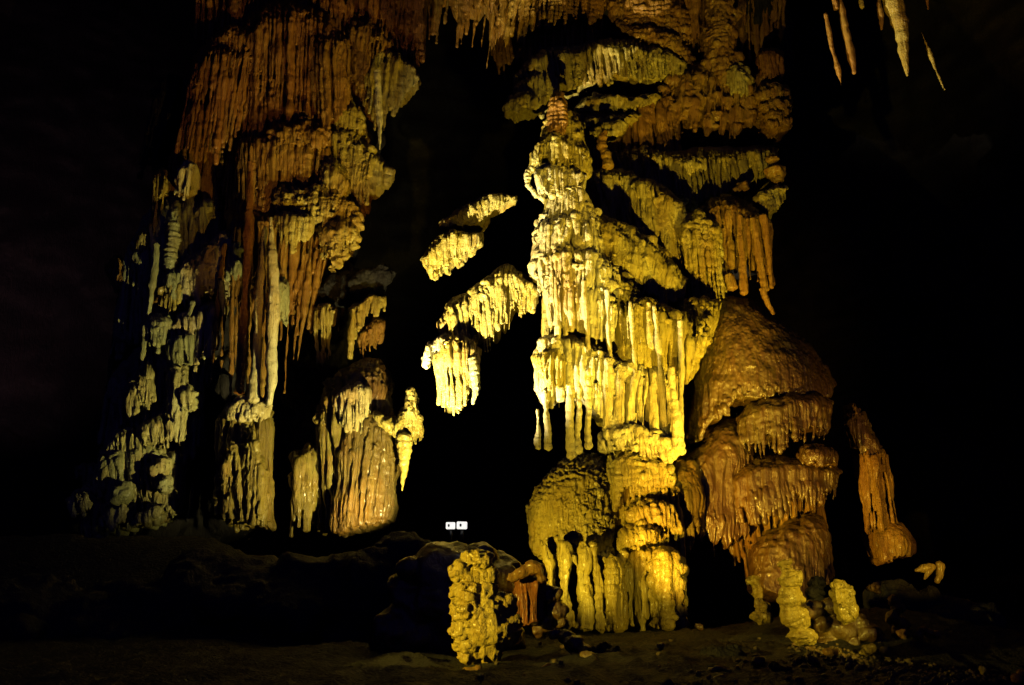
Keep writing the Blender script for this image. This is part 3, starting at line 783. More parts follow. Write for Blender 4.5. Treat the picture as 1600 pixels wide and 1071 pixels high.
# ------------------------------------------------------------ the brown dome on the right
dm = thing("flowstone_dome", "big smooth wet brown flowstone dome with fringed ledges below it, right of the golden column", "flowstone dome", P(1200, 930, 18.8))
drape("smooth_cap", [(1074, 640), (1080, 580), (1094, 530), (1108, 492), (1122, 462), (1150, 460), (1182, 474), (1212, 498), (1245, 518), (1268, 540), (1292, 575), (1306, 600)],
      [(1072, 690), (1086, 700), (1105, 676), (1122, 658), (1145, 645), (1168, 634), (1190, 630), (1215, 626), (1240, 624), (1262, 624), (1282, 624), (1298, 622)],
      18.7, D=2.2, bulge=0.9, roll=0.85, fl=0.16, fr=0.05, rag=0.10, fstart=0.84, mat=WET, parent=dm, pop=0.5, stria=0.8, ripple=0.0, sf=2.0, voxel=0.036, body=1.0)
drape("upper_ledge", [(1146, 660), (1166, 632), (1195, 620), (1235, 612), (1272, 612), (1300, 628)], [(1152, 708), (1172, 722), (1195, 722), (1215, 718), (1240, 702), (1290, 698)], 18.5, D=1.2, bulge=0.6, roll=0.25, fl=0.14,
      fr=0.045, rag=0.2, tip=0.4, body=0.72, fstart=0.45, mat=WET, parent=dm, pop=0.6, ripple=0.4, voxel=0.032)
drape("side_ledge", [(1246, 706), (1262, 694), (1284, 694), (1306, 706)], [(1250, 728), (1266, 732), (1285, 732), (1306, 730)], 18.2, D=1.0, bulge=0.5, roll=0.5, fl=0.13, fr=0.045, rag=0.25, mat=WET, parent=dm, voxel=0.03)
drape("left_sheet", [(1070, 712), (1090, 690), (1112, 668), (1136, 652), (1160, 655), (1178, 680)], [(1076, 820), (1090, 862), (1112, 878), (1134, 880), (1154, 868), (1178, 840)], 18.6, D=1.6, bulge=0.5, roll=0.3, fl=0.14,
      fr=0.045, rag=0.16, tip=0.4, fstart=0.66, body=0.95, mat=WET, parent=dm, pop=0.6, voxel=0.034)
drape("lower_ledge", [(1136, 755), (1154, 728), (1180, 714), (1215, 712), (1262, 720), (1300, 724), (1314, 736)], [(1150, 830), (1172, 834), (1196, 826), (1224, 818), (1246, 806), (1282, 796), (1308, 780)], 18.3, D=1.4, bulge=0.7,
      roll=0.22, fl=0.14, fr=0.046, rag=0.2, tip=0.4, body=0.7, fstart=0.42, mat=WET, parent=dm, pop=0.6, voxel=0.032)
drape("inner_drum", [(1110, 700), (1150, 690), (1220, 700), (1290, 720)], [(1150, 900), (1190, 905), (1240, 905), (1290, 900)], 19.0, D=2.0, bulge=0.6, fl=0.2, fr=0.07, mat=AMBER, parent=dm, voxel=0.045)
drape("base_mound", [(1172, 846), (1200, 826), (1232, 812), (1264, 798), (1286, 806), (1296, 830)], [(1176, 905), (1206, 930), (1232, 940), (1260, 942), (1284, 930), (1306, 905)], 18.3, D=1.8, bulge=0.7, roll=0.35, lean=-0.3,
      fl=0.3, fr=0.0, rag=0.04, tip=0.9, mat=WET, body=1.0, parent=dm, pop=1.2, stria=0.6, voxel=0.034)
rs = thing("side_column", "slender brown flowstone column ending in a smooth round foot, alone at the right of the brown dome", "cave column", P(1395, 882, 19.0))
drape("upper_strip", [(1322, 640), (1336, 628), (1350, 645), (1372, 690), (1382, 712)], [(1340, 706), (1350, 716), (1362, 724), (1374, 724), (1384, 718)], 19.1, D=0.8, bulge=0.3, roll=0.5, fl=0.13, fr=0.05, mat=WET, parent=rs, voxel=0.03)
drape("pillar_group", [(1342, 706), (1355, 698), (1370, 698), (1384, 708)], [(1352, 838), (1364, 834), (1384, 830), (1404, 822)], 19.0, D=0.5, bulge=0.2, roll=0.08, fl=0.13, fr=0.055, rag=0.03, tip=0.8, body=0.3, mat=AMBER,
      parent=rs, voxel=0.028)
drape("round_foot", [(1356, 838), (1368, 818), (1392, 812), (1414, 822), (1430, 850)], [(1374, 878), (1386, 882), (1402, 876), (1418, 872), (1430, 866)], 18.8, D=1.0, bulge=0.4, roll=0.6, fl=0.3, fr=0.0, body=1.0, mat=AMBER, parent=rs,
      voxel=0.03, pop=0.4)

# ------------------------------------------------------------ stalactites, top right
ST = "stalactites hanging from the roof at upper right"
for path, rads, mat_, lab in (
        ([(1303, -70), (1314, 0), (1322, 50), (1331, 85), (1335, 117)], [5, 4, 6, 7, 4], AMBER, "long slim blunt-tipped orange stalactite, left of the big yellow one at upper right"),
        ([(1290, 20), (1300, 75), (1309, 105), (1315, 135)], [1.5, 3.5, 4, 1], AMBER, "thin pointed stalactite just left of the long slim orange one"),
        ([(1378, -90), (1395, 0), (1408, 50), (1415, 95), (1418, 122)], [24, 16, 12, 6.5, 1.5], GOLD, "big thick yellow stalactite with a sharp pale tip, at the upper right edge"),
        ([(1366, -40), (1373, 0), (1376, 24), (1378, 47)], [5, 3, 4, 1.5], AMBER, "short thin stalactite touching the left side of the big yellow one"),
        ([(1338, -50), (1344, -10), (1347, 13)], [5, 5, 3], GOLD, "tiny stalactite tip between the long slim orange one and the big yellow one"),
        ([(1298, -50), (1303, -10), (1306, 15)], [6, 5, 3], AMBER, "tiny stalactite tip at the top edge left of the long slim orange one"),
        ([(1446, -40), (1449, 0), (1450, 17)], [3, 3, 2], AMBER, "tiny stalactite tip at the top edge right of the big yellow one"),
        ([(1440, 50), (1452, 82), (1463, 112), (1477, 142)], [1, 2.5, 2.5, 0.8], GOLD, "thin slanting stalactite right of the big yellow one")):
    spike("stalactite", path, rads, 17.0, mat=mat_, voxel=0.022, sf=1.2, amp=0.5, label=lab, cat="stalactite", group=ST)

# ------------------------------------------------------------ the left wall, tier by tier
big = thing("flowstone_cascade", "huge orange-brown fluted cascade with domed tops, filling the upper left wall", "flowstone cascade", P(450, 420, 20.6))
drape("top_curtain", [(306, -50), (400, -60), (500, -60), (600, -55), (668, -50)], [(300, 80), (380, 70), (470, 60), (560, 95), (664, 110)], 20.8, D=1.0, bulge=0.3, roll=0.05, fl=0.14, fr=0.06, rag=0.1,
      mat=RUST, parent=big, voxel=0.038)
drape("middle_dome", [(383, 40), (392, 20), (415, 2), (450, -4), (485, 4), (515, 22), (545, 56)], [(366, 236), (392, 238), (420, 234), (450, 236), (478, 234), (505, 228), (528, 200)], 20.35, D=1.1, bulge=0.45, roll=0.16,
      fl=0.14, fr=0.062, rag=0.08, tip=0.9, mat=RUST, parent=big, voxel=0.032)
drape("small_top_dome", [(326, 60), (342, 44), (366, 38), (392, 44), (402, 60)], [(318, 100), (345, 96), (375, 96), (405, 90)], 20.5, D=0.8, bulge=0.3, roll=0.35, fl=0.13, fr=0.05, rag=0.2, mat=RUST, parent=big, voxel=0.034)
drape("outer_curtain", [(304, 92), (316, 72), (340, 63), (366, 72), (388, 66), (402, 76)], [(262, 305), (290, 272), (312, 262), (332, 268), (352, 238), (384, 225)], 20.3, D=1.0, bulge=0.35, roll=0.1, fl=0.14, fr=0.062,
      rag=0.16, tip=0.5, mat=RUST, parent=big, voxel=0.032, body=0.6)
drape("right_curtain", [(488, 62), (500, 53), (528, 50), (546, 58)], [(488, 205), (505, 214), (525, 196), (545, 168)], 20.2, D=0.8, bulge=0.3, roll=0.12, fl=0.15, fr=0.065, rag=0.06, tip=0.9, mat=AMBER, parent=big, voxel=0.03)
drape("shoulder_curtain", [(540, 40), (552, 22), (575, 26), (598, 44), (612, 66)], [(540, 165), (556, 168), (570, 130), (590, 105), (612, 90)], 20.6, D=1.0, bulge=0.3, roll=0.25, fl=0.14, fr=0.055, rag=0.2, mat=AMBER, parent=big, voxel=0.034)
drape("flank_drapery", [(580, 90), (592, 74), (608, 73), (628, 88), (648, 104), (654, 122)], [(562, 170), (578, 200), (594, 222), (612, 190), (634, 148), (652, 132)], 20.6, D=0.9, bulge=0.3, roll=0.12, fl=0.16, fr=0.065, rag=0.2,
      tip=0.4, body=0.5, mat=GOLD, parent=big, voxel=0.03)
spike("pale_stalactite", [(590, 110), (592, 160), (594, 200), (593, 236)], [6, 6, 5, 1.5], 20.3, mat=CREAM, parent=big)
drape("drum_curtain", [(368, 222), (376, 208), (400, 206), (440, 206), (478, 208), (505, 218), (524, 238)], [(366, 372), (384, 384), (405, 374), (430, 352), (462, 336), (495, 322), (526, 312)], 20.1, D=1.2, bulge=0.4, roll=0.12,
      fl=0.135, fr=0.06, rag=0.08, tip=0.8, mat=AMBER, parent=big, voxel=0.03)
drape("drum_bulge", [(500, 266), (508, 250), (525, 246), (538, 262), (544, 285)], [(502, 306), (515, 314), (532, 314), (546, 308)], 19.95, D=0.8, bulge=0.35, roll=0.5, fl=0.13, fr=0.05, knobs=8, kr=0.12, mat=GOLD, parent=big)
drape("flank_curl", [(514, 212), (526, 200), (548, 200), (570, 222), (592, 246), (614, 272)], [(526, 262), (540, 300), (556, 336), (572, 326), (590, 296), (612, 282)], 20.2, D=0.9, bulge=0.3, roll=0.16, fl=0.13, fr=0.06,
      rag=0.14, tip=0.6, knobs=14, kr=0.14, body=0.6, mat=GOLD, parent=big)
drape("curl_top", [(524, 172), (532, 160), (550, 162), (568, 184)], [(520, 206), (535, 206), (555, 208), (572, 214)], 20.35, D=0.7, bulge=0.3, roll=0.5, fl=0.16, fr=0.06, knobs=16, kr=0.12, mat=GOLD, parent=big)
drape("knobby_tier", [(425, 305), (440, 290), (468, 290), (500, 292), (530, 298), (552, 316), (560, 336)], [(432, 346), (452, 342), (478, 344), (505, 352), (535, 356), (560, 350)], 19.75, D=1.0, bulge=0.35, roll=0.5, fl=0.14,
      fr=0.055, rag=0.25, knobs=40, kr=0.14, mat=GOLD, parent=big, ripple=0.4)
drape("knobby_lobe", [(500, 356), (514, 340), (540, 336), (560, 350)], [(503, 400), (522, 426), (538, 406), (560, 388)], 19.6, D=0.9, bulge=0.35, roll=0.4, fl=0.13, fr=0.05, rag=0.25, tip=0.4, body=0.7, knobs=40, kr=0.12,
      mat=GOLD, parent=big, ripple=0.4)
drape("hanging_fringe", [(430, 336), (448, 330), (468, 334), (490, 342)], [(433, 380), (448, 408), (462, 412), (484, 370)], 19.6, D=0.5, bulge=0.2, roll=0.12, fl=0.12, fr=0.05, rag=0.3, tip=0.35, body=0.5, mat=GOLD, parent=big)

drape("under_curtain", [(300, 110), (360, 80), (440, 70), (520, 80), (600, 110)], [(262, 340), (330, 350), (420, 360), (500, 340), (570, 330)], 20.7, D=1.0, bulge=0.4, roll=0.1, fl=0.15, fr=0.065, rag=0.2, mat=AMBER,
      parent=big, voxel=0.036)
drape("lower_under_curtain", [(352, 330), (400, 325), (450, 330), (520, 350)], [(340, 640), (380, 650), (430, 640), (480, 560)], 19.9, D=0.8, bulge=0.3, roll=0.08, fl=0.17, fr=0.065, rag=0.45, tip=0.4, body=0.6, mat=AMBER,
      parent=big, voxel=0.034)
drape("draped_shoulder", [(420, 200), (445, 190), (480, 184), (515, 196)], [(420, 240), (450, 236), (490, 240), (520, 246)], 20.0, D=0.7, bulge=0.3, roll=0.4, fl=0.12, fr=0.045, rag=0.3, knobs=20, kr=0.12, mat=AMBER, parent=big, voxel=0.03)
drape("side_ribs", [(470, 345), (490, 340), (510, 345)], [(462, 440), (480, 470), (506, 450)], 20.1, D=0.5, bulge=0.2, roll=0.15, fl=0.13, fr=0.05, rag=0.4, tip=0.4, body=0.5, mat=AMBER, parent=big, voxel=0.03)

drape("joining_folds", [(500, 215), (515, 190), (545, 185), (580, 215)], [(505, 330), (530, 360), (556, 372), (585, 300)], 20.5, D=0.8, bulge=0.3, roll=0.2, fl=0.15, fr=0.065, rag=0.2, mat=AMBER, parent=big, voxel=0.032)
drape("dim_lower_folds", [(440, 400), (480, 390), (530, 400), (570, 430)], [(445, 560), (480, 590), (530, 540), (575, 500)], 20.6, D=0.8, bulge=0.3, roll=0.2, fl=0.2, fr=0.08, rag=0.4, tip=0.4, body=0.6, mat=WET, parent=big,
      voxel=0.036)
drape("left_edge_folds", [(262, 250), (290, 215), (330, 205), (365, 220)], [(225, 420), (270, 400), (320, 370), (360, 400)], 20.75, D=0.8, bulge=0.3, roll=0.1, fl=0.18, fr=0.075, rag=0.35, tip=0.4, body=0.6, mat=AMBER, parent=big,
      voxel=0.036)

pil = "slender columns of the left wall"
spike("slender_column", [(392, 250), (391, 300), (386, 420), (380, 510), (374, 618)], [6, 7, 7.5, 7.5, 8], 19.2, mat=RUST, voxel=0.022, ripple=0.8,
      label="long rust-orange column, leftmost of the tall slender columns under the cascade", cat="cave column", group=pil)
spike("slender_column", [(414, 352), (412, 385), (407, 460), (402, 530), (396, 630)], [2, 5, 7, 7.5, 8], 18.9, mat=CREAM, voxel=0.02,
      label="long pale column, middle one of the tall slender columns under the cascade", cat="cave column", group=pil)
spike("slender_column", [(423, 338), (425, 385), (429, 460), (426, 530), (424, 600), (420, 634)], [2.5, 6, 9, 8.5, 9, 6], 18.7, mat=CREAM, voxel=0.02,
      label="thick pale whitish column, rightmost of the tall slender columns under the cascade", cat="cave column", group=pil)
drape("side_curtain", [(428, 440), (436, 432), (448, 438)], [(432, 500), (440, 516), (448, 524)], 18.8, D=0.4, bulge=0.15, fl=0.1, fr=0.04, rag=0.2, mat=OLIVE, voxel=0.022,
      label="narrow grey fringe clinging to the thick pale column on the left", cat="cave drapery")
drape("tongue_drapery", [(448, 440), (462, 414), (478, 410), (496, 418)], [(452, 452), (464, 508), (474, 486), (496, 444)], 19.9, D=0.5, bulge=0.25, roll=0.25, fl=0.13, fr=0.055, rag=0.2, tip=0.3, mat=AMBER, voxel=0.024,
      label="tongue-shaped amber drapery hanging right of the tall slender columns", cat="cave drapery")
drape("comb_drapery", [(490, 482), (500, 474), (512, 474), (521, 480)], [(493, 578), (502, 586), (512, 572), (517, 556)], 19.8, D=0.4, bulge=0.15, roll=0.08, fl=0.14, fr=0.055, rag=0.12, tip=0.4, body=0.3, knobs=8, kr=0.08,
      mat=GOLD, voxel=0.022, label="bunch of three long amber stalactites left of the other comb under the dark boulder", cat="cave drapery")
cb = thing("comb_drapery", "ragged comb of amber stalactites hanging beside the black gap, right half under the dark boulder", "cave drapery", P(565, 562, 19.4))
drape("comb", [(546, 482), (560, 474), (580, 462), (602, 462)], [(548, 540), (562, 525), (578, 500), (602, 490)], 19.5, D=0.5, bulge=0.2, roll=0.1, fl=0.13, fr=0.05, rag=0.35, tip=0.35, body=0.35, mat=GOLD, parent=cb, voxel=0.024)
spike("long_tooth", [(552, 482), (549, 520), (547, 561)], [4, 5, 4.5], 19.3, mat=GOLD, parent=cb)
drape("lower_comb", [(562, 526), (574, 508), (588, 500), (598, 498)], [(562, 560), (572, 562), (582, 552), (592, 546)], 19.4, D=0.5, bulge=0.2, roll=0.2, fl=0.12, fr=0.055, rag=0.2, tip=0.6, body=0.5, mat=AMBER, parent=cb, voxel=0.022)
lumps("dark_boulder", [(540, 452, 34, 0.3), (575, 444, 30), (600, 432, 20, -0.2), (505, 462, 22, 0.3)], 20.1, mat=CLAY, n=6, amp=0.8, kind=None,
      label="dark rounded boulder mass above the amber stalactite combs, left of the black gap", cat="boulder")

# shield-like lower formation
sh = thing("bell_flowstone", "bell-shaped flowstone with a smooth golden face, low down left of the black gap", "flowstone", P(565, 835, 18.9))
drape("dark_hood", [(526, 600), (545, 575), (570, 560), (592, 558), (602, 580), (604, 610)], [(528, 640), (545, 650), (562, 654), (582, 650), (600, 660), (612, 666)], 19.0, D=1.2, bulge=0.5, roll=0.6, fl=0.2, fr=0.05, mat=WET, parent=sh, pop=1.0, voxel=0.03)
drape("hood_fringe", [(524, 618), (540, 606), (562, 600), (580, 604)], [(532, 664), (545, 680), (560, 684), (576, 678)], 18.75, D=0.5, bulge=0.3, roll=0.15, fl=0.12, fr=0.04, rag=0.15, tip=0.5, body=0.4, mat=CREAM, parent=sh, voxel=0.022)
drape("smooth_face", [(530, 660), (550, 630), (580, 622), (606, 640), (620, 690)], [(514, 836), (536, 834), (562, 828), (590, 820), (611, 814)], 18.8, D=1.4, bulge=0.55, roll=0.25, lean=-0.2, fl=0.30, fr=0.05, rag=0.05, tip=0.9, fstart=0.3, body=1.0, knobs=12, kr=0.12,
      mat=BROWN, parent=sh, pop=1.6, stria=1.1)
drape("rear_sheet", [(496, 640), (508, 606), (530, 580), (562, 566), (590, 580)], [(496, 845), (512, 842), (540, 836), (575, 830), (606, 818)], 19.15, D=0.9, bulge=0.4, roll=0.15, fl=0.24, fr=0.09, rag=0.12, tip=0.8, body=1.0,
      knobs=16, mat=OCHRE, parent=sh, voxel=0.032)
drape("side_fringe", [(584, 640), (604, 656), (622, 654), (640, 622), (652, 640), (660, 668)], [(598, 668), (612, 688), (626, 716), (634, 712), (648, 700), (662, 694)], 18.6, D=0.6, bulge=0.2, roll=0.35, fl=0.11, fr=0.045, rag=0.3, tip=0.4,
      knobs=16, kr=0.1, mat=GOLD, parent=sh, voxel=0.024)
spike("fringe_point", [(632, 680), (632, 720), (630, 745), (628, 768)], [12, 9, 6, 2], 18.55, mat=GOLD, parent=sh)
drape("small_horn", [(634, 622), (642, 604), (650, 622)], [(632, 656), (642, 660), (654, 658)], 18.7, D=0.4, bulge=0.2, roll=0.5, fl=0.12, fr=0.045, mat=GOLD, parent=sh, voxel=0.022)
drape("fluted_flowstone", [(460, 735), (470, 706), (484, 692), (496, 704)], [(452, 846), (464, 850), (476, 842), (490, 838)], 19.3, D=0.7, bulge=0.3, roll=0.1, fl=0.22, fr=0.075, rag=0.25, body=0.5, knobs=10, tip=0.9, mat=OCHRE, voxel=0.026,
      label="dim narrow fluted flowstone just left of the bell-shaped one", cat="flowstone")
mo = thing("conical_stalagmite", "broad twin-peaked conical stalagmite under the tall slender columns of the left wall", "stalagmite", P(378, 820, 19.0))
drape("left_cone", [(350, 720), (358, 690), (366, 672), (376, 690)], [(334, 812), (350, 820), (372, 822), (392, 820)], 19.0, D=1.3, bulge=0.5, roll=0.3, lean=-0.3, fl=0.3, fr=0.06, rag=0.1, tip=1.0, knobs=12, body=1.0, mat=OCHRE, parent=mo, pop=0.6)
drape("right_cone", [(380, 700), (388, 668), (396, 655), (404, 690), (416, 740)], [(376, 822), (390, 824), (402, 824), (416, 820)], 18.9, D=1.2, bulge=0.4, roll=0.25, lean=-0.2, fl=0.25, fr=0.06, rag=0.1, tip=1.0, knobs=12, body=1.0, mat=OCHRE, parent=mo, pop=0.6)
drape("rear_sheet", [(342, 650), (360, 628), (392, 622), (424, 640)], [(332, 816), (360, 824), (392, 826), (420, 822)], 19.25, D=0.8, bulge=0.35, roll=0.15, fl=0.22, fr=0.085, rag=0.1, tip=0.8, body=1.0, mat=OCHRE, parent=mo, voxel=0.032)
drape("crust", [(352, 640), (375, 626), (400, 624), (424, 630)], [(358, 660), (380, 672), (398, 664), (420, 650)], 19.1, D=0.6, bulge=0.2, roll=0.4, fl=0.1, fr=0.045, rag=0.4, knobs=24, kr=0.12, mat=CREAM, parent=mo, voxel=0.024)

# the pale ragged drapes at the far left
pale = "pale ragged drapes of the far left wall"
def scrap(label, crest, bottom, Y=20.3, mat=PALE, name="ragged_drape", cat="cave drapery", **k):
    a = dict(D=0.7, bulge=0.25, roll=0.25, fl=0.13, fr=0.055, rag=0.22, tip=0.5, knobs=5, kr=0.12, voxel=0.028, body=0.75)
    a.update(k)
    cx = sum(q[0] for q in crest + bottom) / len(crest + bottom); cy = sum(q[1] for q in crest + bottom) / len(crest + bottom)
    crest = [(cx + (q[0] - cx) * 1.18, cy + (q[1] - cy) * 1.12) for q in crest]
    bottom = [(cx + (q[0] - cx) * 1.18, cy + (q[1] - cy) * 1.2) for q in bottom]
    return drape(name, crest, bottom, Y, mat=mat, label=label, cat=cat, group=pale, **a)
scrap("two thin yellow flutes side by side at the upper left edge of the wall", [(241, 276), (250, 268), (262, 278)], [(234, 386), (242, 372), (254, 345)], fl=0.2, body=0.4, mat=GOLD, knobs=0)
scrap("short bright white drape with two prongs below the orange curtain's left end", [(284, 262), (292, 252), (304, 262)], [(272, 316), (284, 318), (298, 306)], 20.1, mat=CREAM, fl=0.11)
scrap("small pointed drape hanging in the dark above the wide pale drape", [(308, 330), (322, 312), (335, 322)], [(310, 352), (320, 366), (334, 340)], mat=OLIVE)
spike("ripple_column", [(271, 350), (270, 380), (266, 405), (264, 425)], [9, 11, 12, 10], 20.1, mat=OLIVE, ripple=1.4, knob=0.15, voxel=0.024,
      label="stubby column covered in fine ripples, at the left of the wide pale drape", cat="cave column", group=pale)
scrap("widest pale drape of the far left, with a crest rising to the right",
      [(276, 428), (292, 412), (312, 396), (334, 376), (355, 362), (370, 368)], [(284, 470), (298, 490), (318, 474), (334, 470), (348, 488), (366, 430)], 20.0, knobs=20, kr=0.14, mat=CREAM, fl=0.12)
spike("hanging_strip", [(346, 440), (349, 480), (347, 504)], [4, 3, 1], 19.8, mat=OLIVE, label="single thin strip hanging from the right side of the wide pale drape", cat="stalactite", group=pale)
scrap("pale stubby drape hugging the left end of the wide pale drape", [(260, 432), (270, 420), (284, 428)], [(264, 460), (276, 482), (286, 470)], 19.95, mat=OLIVE)
scrap("pale drape with an overhanging crest just under the wide one", [(272, 508), (286, 492), (310, 482), (337, 474)], [(272, 534), (288, 550), (308, 572), (328, 548)], 19.8, mat=CREAM, fl=0.12)
scrap("narrow pale drape splitting into two legs, third down from the wide one", [(264, 538), (280, 522), (300, 522)], [(266, 575), (282, 584), (298, 566)], 19.7, mat=OLIVE)
scrap("helmet-shaped pale drape with a fringe at mid height of the far left", [(203, 616), (214, 590), (230, 568), (242, 584)], [(204, 656), (218, 640), (230, 646), (240, 618)], 19.6)
scrap("tall pale trunk running down from the narrow two-legged drape", [(262, 580), (274, 568), (290, 578)], [(266, 652), (278, 690), (286, 676)], 19.5, tip=0.7, rag=0.1)
scrap("small drooping drape right of the tall pale trunk", [(282, 616), (294, 604), (304, 618)], [(284, 645), (294, 652), (303, 640)], 19.4)
scrap("umbrella-like pale drape with a pointed fringe, at the foot of the tall pale trunk", [(214, 688), (230, 662), (250, 650), (270, 660), (288, 674)], [(220, 714), (236, 706), (252, 714), (268, 700), (284, 692)], 19.4, fl=0.12, tip=0.3, body=0.6)
scrap("smooth pale drape leaning at the left of the umbrella-like one", [(168, 700), (182, 676), (204, 668), (216, 690)], [(164, 728), (182, 734), (202, 730), (220, 716)], 19.5)
scrap("pale block-shaped drape in the lower far left, above the round pale lump", [(151, 742), (162, 728), (176, 728)], [(148, 774), (160, 784), (174, 778)], 19.4)
lumps("round_lump", [(192, 772, 16), (200, 762, 12), (182, 782, 10)], 19.2, mat=OLIVE, n=5, label="round pale lump in the cluster at the lower far left", cat="rock lump", group=pale)
scrap("pale drape with one long leg and a short arm in the lower far left cluster", [(220, 740), (238, 724), (262, 720)], [(230, 786), (240, 772), (262, 732)], 19.3, tip=0.6)
lumps("round_lump", [(258, 762, 13), (262, 752, 10)], 19.2, mat=OLIVE, n=4, label="small pale lump right of the long-legged drape at the lower far left", cat="rock lump", group=pale)
scrap("leftmost pale drape of all, small and block-shaped, at the edge of the dark", [(110, 784), (118, 768), (132, 766), (143, 774)], [(114, 806), (120, 816), (134, 804), (142, 790)], 19.3)
scrap("pale double lump with short fringe, low in the far left cluster", [(158, 812), (172, 796), (192, 782), (198, 800)], [(160, 826), (172, 828), (184, 824), (196, 812)], 19.2)
scrap("lowest lit pale drape, a tilted flat flake at the far left", [(146, 846), (154, 836), (161, 842)], [(140, 890), (148, 886), (158, 872)], 19.0, rag=0.05, tip=0.8)
scrap("slim pale ledge sloping right in the lower far left", [(206, 816), (230, 800), (256, 790), (264, 798)], [(208, 824), (232, 814), (252, 806), (264, 804)], 19.2, fl=0.1)
scrap("dim brown scrap of drape at the outer edge of the left wall", [(168, 420), (182, 402), (198, 414)], [(176, 452), (188, 466), (198, 446)], 20.6, mat=AMBER)
scrap("brown two-pronged scrap left of the ripple-covered column", [(230, 446), (238, 438), (250, 452)], [(236, 482), (242, 492), (252, 476)], 20.2, mat=AMBER)
scrap("small ripply scrap beside the two thin yellow flutes", [(214, 372), (228, 358), (236, 374)], [(214, 392), (222, 404), (230, 398)], 20.4, mat=GOLD)
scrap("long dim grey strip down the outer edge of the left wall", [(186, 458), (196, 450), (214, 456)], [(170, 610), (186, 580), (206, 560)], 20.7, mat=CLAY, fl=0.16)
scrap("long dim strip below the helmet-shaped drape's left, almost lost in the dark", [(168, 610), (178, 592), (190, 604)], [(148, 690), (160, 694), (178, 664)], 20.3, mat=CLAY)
scrap("rust-red thin flute along the left edge of the orange cascade", [(312, 140), (318, 132), (324, 140)], [(280, 290), (288, 280), (300, 250)], 20.7, mat=RUST, fl=0.2, knobs=0)
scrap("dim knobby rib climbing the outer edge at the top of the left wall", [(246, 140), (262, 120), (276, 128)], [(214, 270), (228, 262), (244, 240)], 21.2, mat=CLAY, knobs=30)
lumps("faint_lump", [(184, 914, 6), (200, 932, 7), (178, 950, 11), (230, 943, 8), (226, 960, 8), (205, 950, 8), (192, 924, 6)], 18.8, mat=CLAY, n=2, label="faint small lumps of rock in the dark below the far left drapes", cat="rock lump")
spike("thin_drip", [(301, 756), (298, 790), (293, 815)], [3, 3, 2], 19.6, mat=CLAY, label="faint thin drip alone in the dark between the far left drapes and the conical stalagmite", cat="stalactite")

for lab, c_, b_, y_ in (
        ("broad dim sheet of flutes behind the upper pale drapes at the far left", [(196, 400), (225, 340), (262, 300), (300, 290), (345, 320)], [(170, 560), (205, 560), (250, 545), (300, 560), (350, 500)], 20.4),
        ("broad dim sheet of flutes behind the middle pale drapes at the far left", [(172, 590), (215, 545), (265, 520), (310, 530)], [(150, 720), (195, 730), (250, 735), (312, 720)], 19.95),
        ("broad dim sheet of flutes behind the lowest pale drapes at the far left", [(128, 760), (165, 700), (220, 690), (285, 700)], [(125, 850), (170, 845), (225, 830), (278, 812)], 19.5)):
    drape("fluted_sheet", c_, b_, y_, D=0.9, bulge=0.4, roll=0.2, fl=0.17, fr=0.08, rag=0.14, tip=0.6, body=0.96, knobs=34, kr=0.2, mat=OLIVE, voxel=0.034, label=lab, cat="flowstone", group="dim sheets behind the far left drapes")
for lab, path, rads, mt in (("thin pale rib running down the middle of the far left drapes", [(300, 470), (296, 540), (286, 600), (280, 680)], [5, 6, 6, 5], OLIVE),
        ("thin brown rib at the right edge of the far left drapes", [(352, 380), (344, 440), (336, 520), (330, 600)], [5, 5, 4, 2], AMBER),
        ("crooked pale rib joining the helmet-shaped drape to the umbrella-like one", [(232, 620), (240, 650), (236, 690), (230, 740)], [6, 6, 7, 6], OLIVE),
        ("thin pale rib left of the ripple-covered column", [(246, 380), (240, 430), (230, 500), (222, 580)], [4, 4, 4, 4], OLIVE)):
    spike("rib", path, rads, 19.9, mat=mt, knob=0.25, pop=1.4, stria=1.2, label=lab, cat="cave column", group=pale)
# more torn drapes between them, each hanging at its own height
RG = random.Random(12)
for lab, x, y, w, h in (("torn pale drape under the ripple-covered column", 268, 462, 34, 46), ("torn drape in the gap right of the small pointed one", 340, 400, 26, 44),
        ("torn drape left of the overhanging pale one", 246, 520, 30, 50), ("torn drape right of the narrow two-legged one", 318, 580, 30, 60),
        ("torn drape between the helmet-shaped drape and the tall pale trunk", 250, 600, 22, 52), ("torn drape below the umbrella-like one", 268, 730, 34, 36),
        ("torn drape at the outer edge beside the helmet-shaped one", 188, 640, 26, 48), ("torn drape above the leftmost block-shaped one", 134, 740, 28, 30),
        ("torn drape between the round lump and the long-legged drape", 214, 790, 26, 34), ("torn drape right of the widest pale one", 368, 410, 20, 60)):
    scrap(lab, [(x - w * .5, y - h * .3), (x, y - h * .5), (x + w * .5, y - h * .42)], [(x - w * .6, y + h * .3), (x - w * .1, y + h * .6), (x + w * .4, y + h * .2)], 19.9 + RG.uniform(-.2, .3), fl=0.12, mat=RG.choice([OLIVE, OLIVE, GOLD]))
